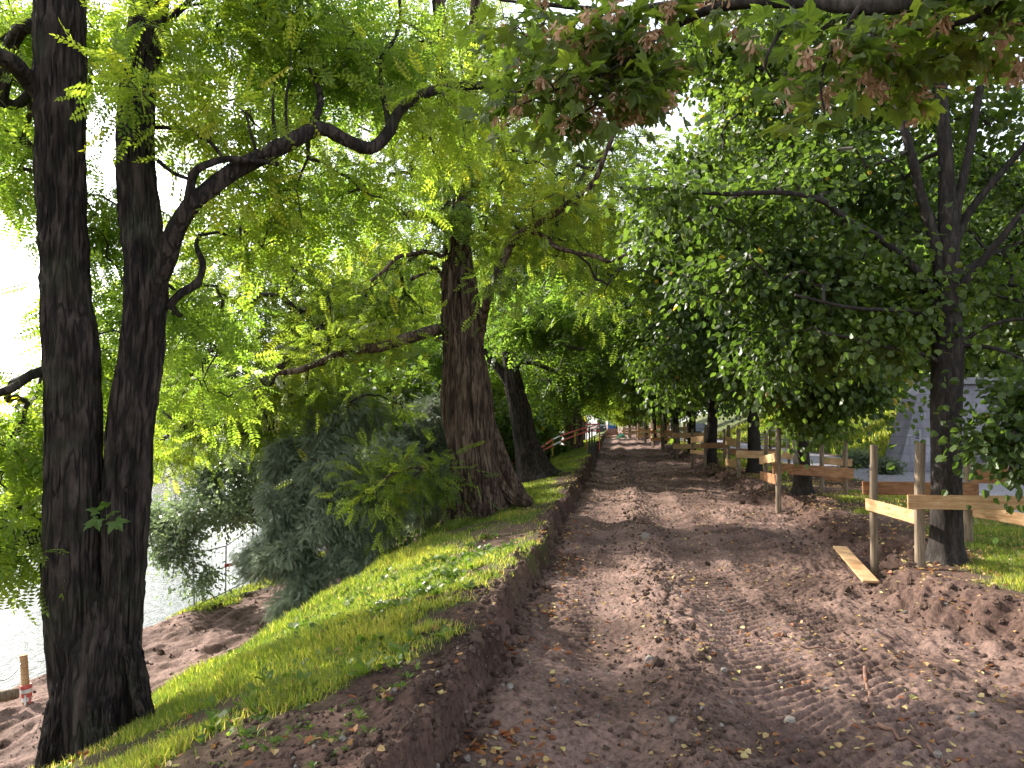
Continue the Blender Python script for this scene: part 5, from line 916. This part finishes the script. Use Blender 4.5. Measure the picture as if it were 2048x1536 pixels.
# lamp post
g_ = P(1343, 884, 57); root = empty('lamp_post', (g_[0], 57, zg(g_[0], 57)), 'dark lamp post on the verge, its top lost in the linden leaves', 'lamp post')
q = MB(); tube(q, np.array([[0, 0, 0], [0, 0, .9], [0, 0, 1.0], [0, 0, 4.6]]), [.13, .12, .075, .05], 14); q.build('pole', M['darkmetal'], root)
q = MB(); tube(q, np.array([[0, 0, 4.6], [0, 0, 4.75], [0, 0, 5.1], [0, 0, 5.15]]), [.08, .16, .26, .05], 14); q.build('lantern', M['white'], root); q = MB(); tube(q, np.array([[0, 0, 5.15], [0, 0, 5.35]]), [.30, .04], 14); q.build('cap', M['darkmetal'], root)
def car(name, lab, loc, rz, paint, van=False):
    root = empty(name, loc, lab, 'van' if van else 'car', rz=rz); h = 1.0 if van else .0
    prof = [(-2.2, .35), (-2.25, .75), (-1.9, .95), (-1.2, 1.0), (-.6, 1.45 + h * .5), (.9, 1.48 + h * .5), (1.9, 1.0 + h * .9), (2.2, .9 + h * .9), (2.25, .4)]
    q = MB(); n = len(prof); v = [[y, -.85, z] for y, z in prof] + [[y, .85, z] for y, z in prof]; q.add(v, [list(range(n))]); q.add(v, [list(range(n, 2 * n))[::-1]]); q.add(v, [[i, i + n, (i + 1) % n + n, (i + 1) % n] for i in range(n)]); o = q.build('body', M[paint], root); bv = o.modifiers.new('b', 'BEVEL'); bv.width = .06; bv.segments = 2
    for s in (-1, 1):
        q = MB(); q.poly([[-1.0, s * .86, 1.03], [-.55, s * .86, 1.36 + h * .4], [.8, s * .86, 1.38 + h * .4], [1.3, s * .86, 1.05]]); q.build('side_window', M['glass'], root)
        for y in (-1.4, 1.4): q = MB(); wheel(q, y, s * .80, .33, .33, .2, 1); q.build('wheel', M['rubber'], root)
        q = MB(); box(q, (-2.24, s * .6, .72), (.06, .3, .14)); q.build('headlight', M['white'], root)
    q = MB(); q.poly([[-1.22, -.7, 1.03], [-1.22, .7, 1.03], [-.68, .62, 1.42 + h * .45], [-.68, -.62, 1.42 + h * .45]]); q.build('windscreen', M['glass'], root); return root
g_ = P(1392, 872, 74); car('parked_car', 'dark grey car parked by the road beyond the fifth guard', (g_[0], 74, .18), 1.5, 'darkmetal')
g_ = P(1345, 868, 96); car('parked_van', 'pale van at the far end of the road behind the lamp post', (g_[0], 96, .18), 1.4, 'white', True)
g_ = G(52, 930, -2.2); car('parked_car', 'white car parked on the far bank, seen left of the double trunk', (g_[0], g_[1], -2.2), .3, 'white')
g_ = G(54, 936, -2.3); q = MB(); tube(q, np.array([[0, 0, 0], [0, 0, .05], [0, 0, .9], [0, 0, 1.0]]), [.3, .22, .2, .14], 12); o = q.build('marker_bollard', M['orange']); o.location = (g_[0], g_[1], -2.3); tag(o, 'orange marker bollard in front of the white car across the river', 'bollard')
# slope fence posts and steel railing by the road bend
for px, t_, b_, lab in ((1615, 838, 886, 'left dark fence post on the green slope by the second guard'), (1637, 848, 890, 'right dark fence post on the green slope by the second guard')):
    b2_ = G(px, b_, .35); tt = P(px, t_, b2_[1]); q = MB(); beam(q, [0, 0, -.2], [0, 0, tt[2] - b2_[2]], .06, .06); box(q, (0, 0, tt[2] - b2_[2] + .01), (.08, .08, .02)); o = q.build('fence_post', M['darkmetal']); o.location = b2_; tag(o, lab, 'post', 'dark fence posts on the slope')
g_ = P(1566, 872, 42); root = empty('steel_railing', (g_[0], 42, zg(g_[0], 42)), 'galvanised steel railing at the road bend seen between second and third guards', 'railing')
for z in np.linspace(.5, 1.25, 6): q = MB(); tube(q, np.array([[-1.2, 0, z], [1.5, 0, z + .06]]), .02, 6); q.build('rail', M['galv'], root)
for x in (-1.2, .2, 1.5): q = MB(); tube(q, np.array([[x, .04, -.1], [x, .04, 1.4]]), .03, 6); q.build('post', M['galv'], root)

# ------------------------------------------------------------------ graffiti wall, steps, roadside shrubs
m, t, o = mat('wall_stone'); tc = tex(t, (1, 1, 1)); mp = N(t, 'ShaderNodeMapping'); mp.inputs['Rotation'].default_value = (R_(90), 0, 0); t.links.new(tc, mp.inputs[0])
br = N(t, 'ShaderNodeTexBrick'); br.inputs['Scale'].default_value = 1.0; br.inputs['Brick Width'].default_value = .75; br.inputs['Row Height'].default_value = .26; br.inputs['Mortar Size'].default_value = .012
br.inputs['Color1'].default_value = (.23, .22, .26, 1); br.inputs['Color2'].default_value = (.29, .275, .315, 1); br.inputs['Mortar'].default_value = (.19, .185, .21, 1); t.links.new(mp.outputs[0], br.inputs['Vector'])
st = ramp(t, nz(t, tex(t, (1.2, 1, .45)), 1.6, 6, .62), [(0.35, (.75, .75, .75)), (.6, (1, 1, 1)), (.78, (1.7, 1.7, 1.75))]); mu = N(t, 'ShaderNodeMix', data_type='RGBA', blend_type='MULTIPLY'); mu.inputs[0].default_value = 1
t.links.new(br.outputs[0], mu.inputs[6]); t.links.new(st, mu.inputs[7]); p = N(t, 'ShaderNodeBsdfPrincipled'); p.inputs['Roughness'].default_value = .9; t.links.new(mu.outputs[2], p.inputs['Base Color'])
t.links.new(bump(t, nz(t, tc, 12, 5), .4, .02), p.inputs['Normal']); t.links.new(p.outputs[0], o.inputs[0]); M['wall'] = m
YW = 24.8; zt_ = P(1960, 768, YW)[2]; xl, xt = P(1797, 930, YW)[0], P(1840, 790, YW)[0]; z0 = -.2
root = empty('graffiti_wall', (xl, YW, .17), 'tall grey stone-block retaining wall with scrawled graffiti behind the nearest linden', 'wall'); c = np.array(root.location)
fr = [[xl - .1, YW, z0], [24, YW, z0], [24, YW + .25, zt_], [xt + .35, YW + .25, zt_], [xt, YW + .2, P(1840, 790, YW)[2]]]
bk = [[p_[0], YW + 1.5, p_[2]] for p_ in fr]; q = MB(); q.add(np.array(fr) - c, [[0, 1, 2, 3, 4]]); q.add(np.array(bk) - c, [[4, 3, 2, 1, 0]]); q.add(np.array(fr + bk) - c, [[i, i + 5, (i + 1) % 5 + 5, (i + 1) % 5] for i in range(5)]); q.build('masonry', M['wall'], root)
q = MB(); box(q, np.array([(xt + 24) / 2 + .2, YW + .85, zt_ + .11]) - c, (24 - xt - .2, 1.5, .2)); q.build('coping', M['asphalt'], root)
def stroke(q_, pts, w_, off=.012):
    pts = [P(a_, b_, YW - off + .0 + .02 * 0) for a_, b_ in pts]
    for i in range(len(pts) - 1):
        a_, b_ = pts[i] - c, pts[i + 1] - c; lean = .25 / (zt_ - z0)
        a_[1] += (a_[2] + c[2] - z0) * lean; b_[1] += (b_[2] + c[2] - z0) * lean; beam(q_, a_, b_, .004, w_, roll=0) if abs(a_[2] - b_[2]) < abs(a_[0] - b_[0]) * 3 else box(q_, (a_ + b_) / 2, (w_, .004, abs(a_[2] - b_[2]) + w_))
q = MB()
for st_ in ([(1962, 834), (1952, 836), (1951, 842), (1961, 844), (1960, 851), (1950, 852)], [(1965, 829), (1966, 853), (1972, 853)], [(1973, 852), (1978, 830), (1982, 852)], [(1975, 844), (1981, 844)], [(1984, 830), (1988, 840), (1992, 830)], [(1988, 840), (1988, 852)], [(2003, 832), (1996, 833), (1996, 852), (2003, 851)], [(1996, 842), (2002, 842)]): stroke(q, st_, .05)
q.build('red_lettering', M['red'], root)
q = MB()
for st_ in ([(1926, 812), (1934, 816), (1934, 832), (1930, 850)], [(1923, 817), (1952, 818)], [(1955, 818), (1970, 819)], [(1996, 814), (2000, 822), (1999, 830)], [(1938, 858), (1941, 880), (1938, 902)], [(1990, 795), (1994, 806)], [(1850, 830), (1846, 860), (1840, 900)], [(1856, 826), (1854, 850)], [(1816, 872), (1826, 870)], [(1985, 812), (2005, 820), (2015, 830)], [(2020, 790), (2034, 792)]): stroke(q, st_, .03)
q.build('white_scrawl', M['chalk'], root)
q = MB()
for k in range(11): f_ = k / 10; stroke(q, [(1832 + 6 * f_ + 2, 876 - 48 * f_), (1840 + 6 * f_ + 2, 877 - 48 * f_)], .04)
q.build('climbing_rungs', M['darkmetal'], root)
root = empty('stone_steps', (P(1990, 940, 21.5)[0], 21.5, .17), 'low stone steps climbing right at the foot of the graffiti wall', 'steps'); 
for k in range(5): q = MB(); box(q, (.0 + .55 * k + 1.2, .9, .09 + .17 * k), (3.6 - .0 * k, 1.8, .168)); q.build('step', M['stone'], root)
shr = [(1775, 918, 23.6, .32, 'leafy weed thicket in front of the left end of the graffiti wall'), (1712, 905, 27, .5, 'dry grey-green shrub on the slope left of the graffiti wall')]
for k, (px, py, Y, s_, lab) in enumerate(shr):
    g_ = P(px, py, Y); g_[2] = zg(g_[0], g_[1]); r = np.random.RandomState(300 + k); st = [[g_, g_ + np.array([r.uniform(-.4, .4), r.uniform(-.3, .3), .6]) * s_, g_ + np.array([r.uniform(-.9, .9), r.uniform(-.6, .6), 1.2]) * s_] for _ in range(6)]
    tree('roadside_shrub', lab, 'shrub', g_, [(st[0], [.02, .014, .004], 1.0)], [(x_, [.018, .012, .004]) for x_ in st[1:]], [(g_ + [0, 0, .55 * s_], (1.1 * s_, .8 * s_, .6 * s_), 150)], 'alder_leaf' if k < 2 else 'linden_leaf', T_OVAL if k < 2 else T_HEART, 'twig_bark', group='shrubs by the roadside', n=16, size=.10, spread=.14, seed=310 + k, seg=6, ds=.2, twig=.003)

# ------------------------------------------------------------------ river edge: fence, taped post, log, seedling
pf = [G(389, 1222, -2.85), G(451, 1192, -2.85)]; root = empty('site_fence', pf[0], 'thin steel mesh fence panel on the river edge with red tape at one end', 'fence'); c = pf[0].copy()
tops = [P(386, 1108, pf[0][1]), P(452, 1092, pf[1][1])]; far_ = pf[1] + (pf[1] - pf[0]) * 1.0
for a_, b_ in ((pf[0], tops[0]), (pf[1], tops[1]), (far_, far_ + [0, 0, 1.6])): q = MB(); tube(q, np.array([a_ - [0, 0, .2], b_]) - c, .022, 8); q.build('post', M['galv'], root)
for f_ in (1.0, .08):
    q = MB(); tube(q, np.array([pf[0] * (1 - f_) + tops[0] * f_, pf[1] * (1 - f_) + tops[1] * f_, far_ + [0, 0, 1.55 * f_]]) - c, .016, 6); q.build('rail', M['galv'], root)
q = MB()
for k in range(1, 16): f_ = k / 16; beam(q, pf[0] * (1 - f_) + far_ * f_ + [0, 0, .12] - c, pf[0] * (1 - f_) + far_ * f_ + [0, 0, 1.42] - c, .004, .004)
for k in range(1, 9): beam(q, pf[0] + [0, 0, .1 + k * .16] - c, far_ + [0, 0, .1 + k * .16] - c, .004, .004)
q.build('mesh', M['galv'], root)
q = MB(); a_ = P(449, 1132, pf[1][1] - .05); b_ = P(474, 1126, pf[1][1] + .2); beam(q, a_ - c, b_ - c, .006, .09); q.build('red_tape', M['red'], root)
g_ = G(55, 1392, -2.72); g_[2] = H(g_[:1], g_[1:2])[0]; tp = P(47, 1310, g_[1]); root = empty('mooring_post', g_, 'leaning wooden post with red-white tape round its foot and a slack rope, lower left', 'post')
q = MB(); tube(q, np.array([[0, 0, -.1], tp - g_]), [.062, .056], 16, .1, bark_disp(.002, 2, 1, seed=190)); q.build('post', M['board'], root)
q = MB(); d = tp - g_
for k, mi in enumerate((1, 0, 1, 0)): tube(q, np.array([d * (.05 + k * .085), d * (.13 + k * .085)]), .072 + .004 * k, 14, mi=mi)
box(q, (.07, -.03, .07), (.03, .01, .22), mi=0); box(q, (.02, -.07, .05), (.03, .01, .2), mi=1); q.build('barrier_tape', [M['red'], M['white']], root)
rp = [P(44, 1322, g_[1]), P(30, 1345, g_[1] - .3), P(0, 1362, g_[1] - .8), P(-60, 1345, g_[1] - 1.3)]; q = MB(); tube(q, np.array(rp) - g_, .009, 6, .08); q.build('rope', M['rope'], root)
a_, b_ = G(-40, 1402, -2.62), G(36, 1386, -2.62); q = MB(); tube(q, np.array([a_, b_]) - a_, [.09, .075], 16, .08, bark_disp(.01, 3, 1, seed=191)); o = q.build('fallen_log', M['post'], smooth=True); o.location = a_; tag(o, 'pale short log lying at the foot of the taped post', 'log')
# seedling in the fork of the nearest locust
g_ = P(213, 1105, Y1 - .06); root = empty('maple_seedling', g_, 'small broad-leaved seedling growing in the fork of the double trunk', 'seedling')
q = MB(); tube(q, np.array([g_, P(214, 1060, Y1 - .14), P(212, 1000, Y1 - .2)]) - g_, [.004, .003, .002], 6, .02); q.build('stem', M['twig_bark'], root)
q = MB(); lp_ = np.array([P(196, 1035, Y1 - .22), P(250, 1052, Y1 - .25), P(212, 1000, Y1 - .2), P(232, 1020, Y1 - .22), P(190, 1012, Y1 - .2), P(182, 1045, Y1 - .2)]); ct = P(213, 1028, Y1 - .17)
for k in range(6): batch(q, T_MAPLE[k % 3][0], T_MAPLE[k % 3][1], (ct + (lp_[k] - ct) * .25 - g_)[None], (lp_[k] - ct)[None] + [0, -.05, -.03], np.array([[0, -.8, 1.]]), [.2 if k < 2 else .13], [.05])
q.build('leaf', M['weed'], root)
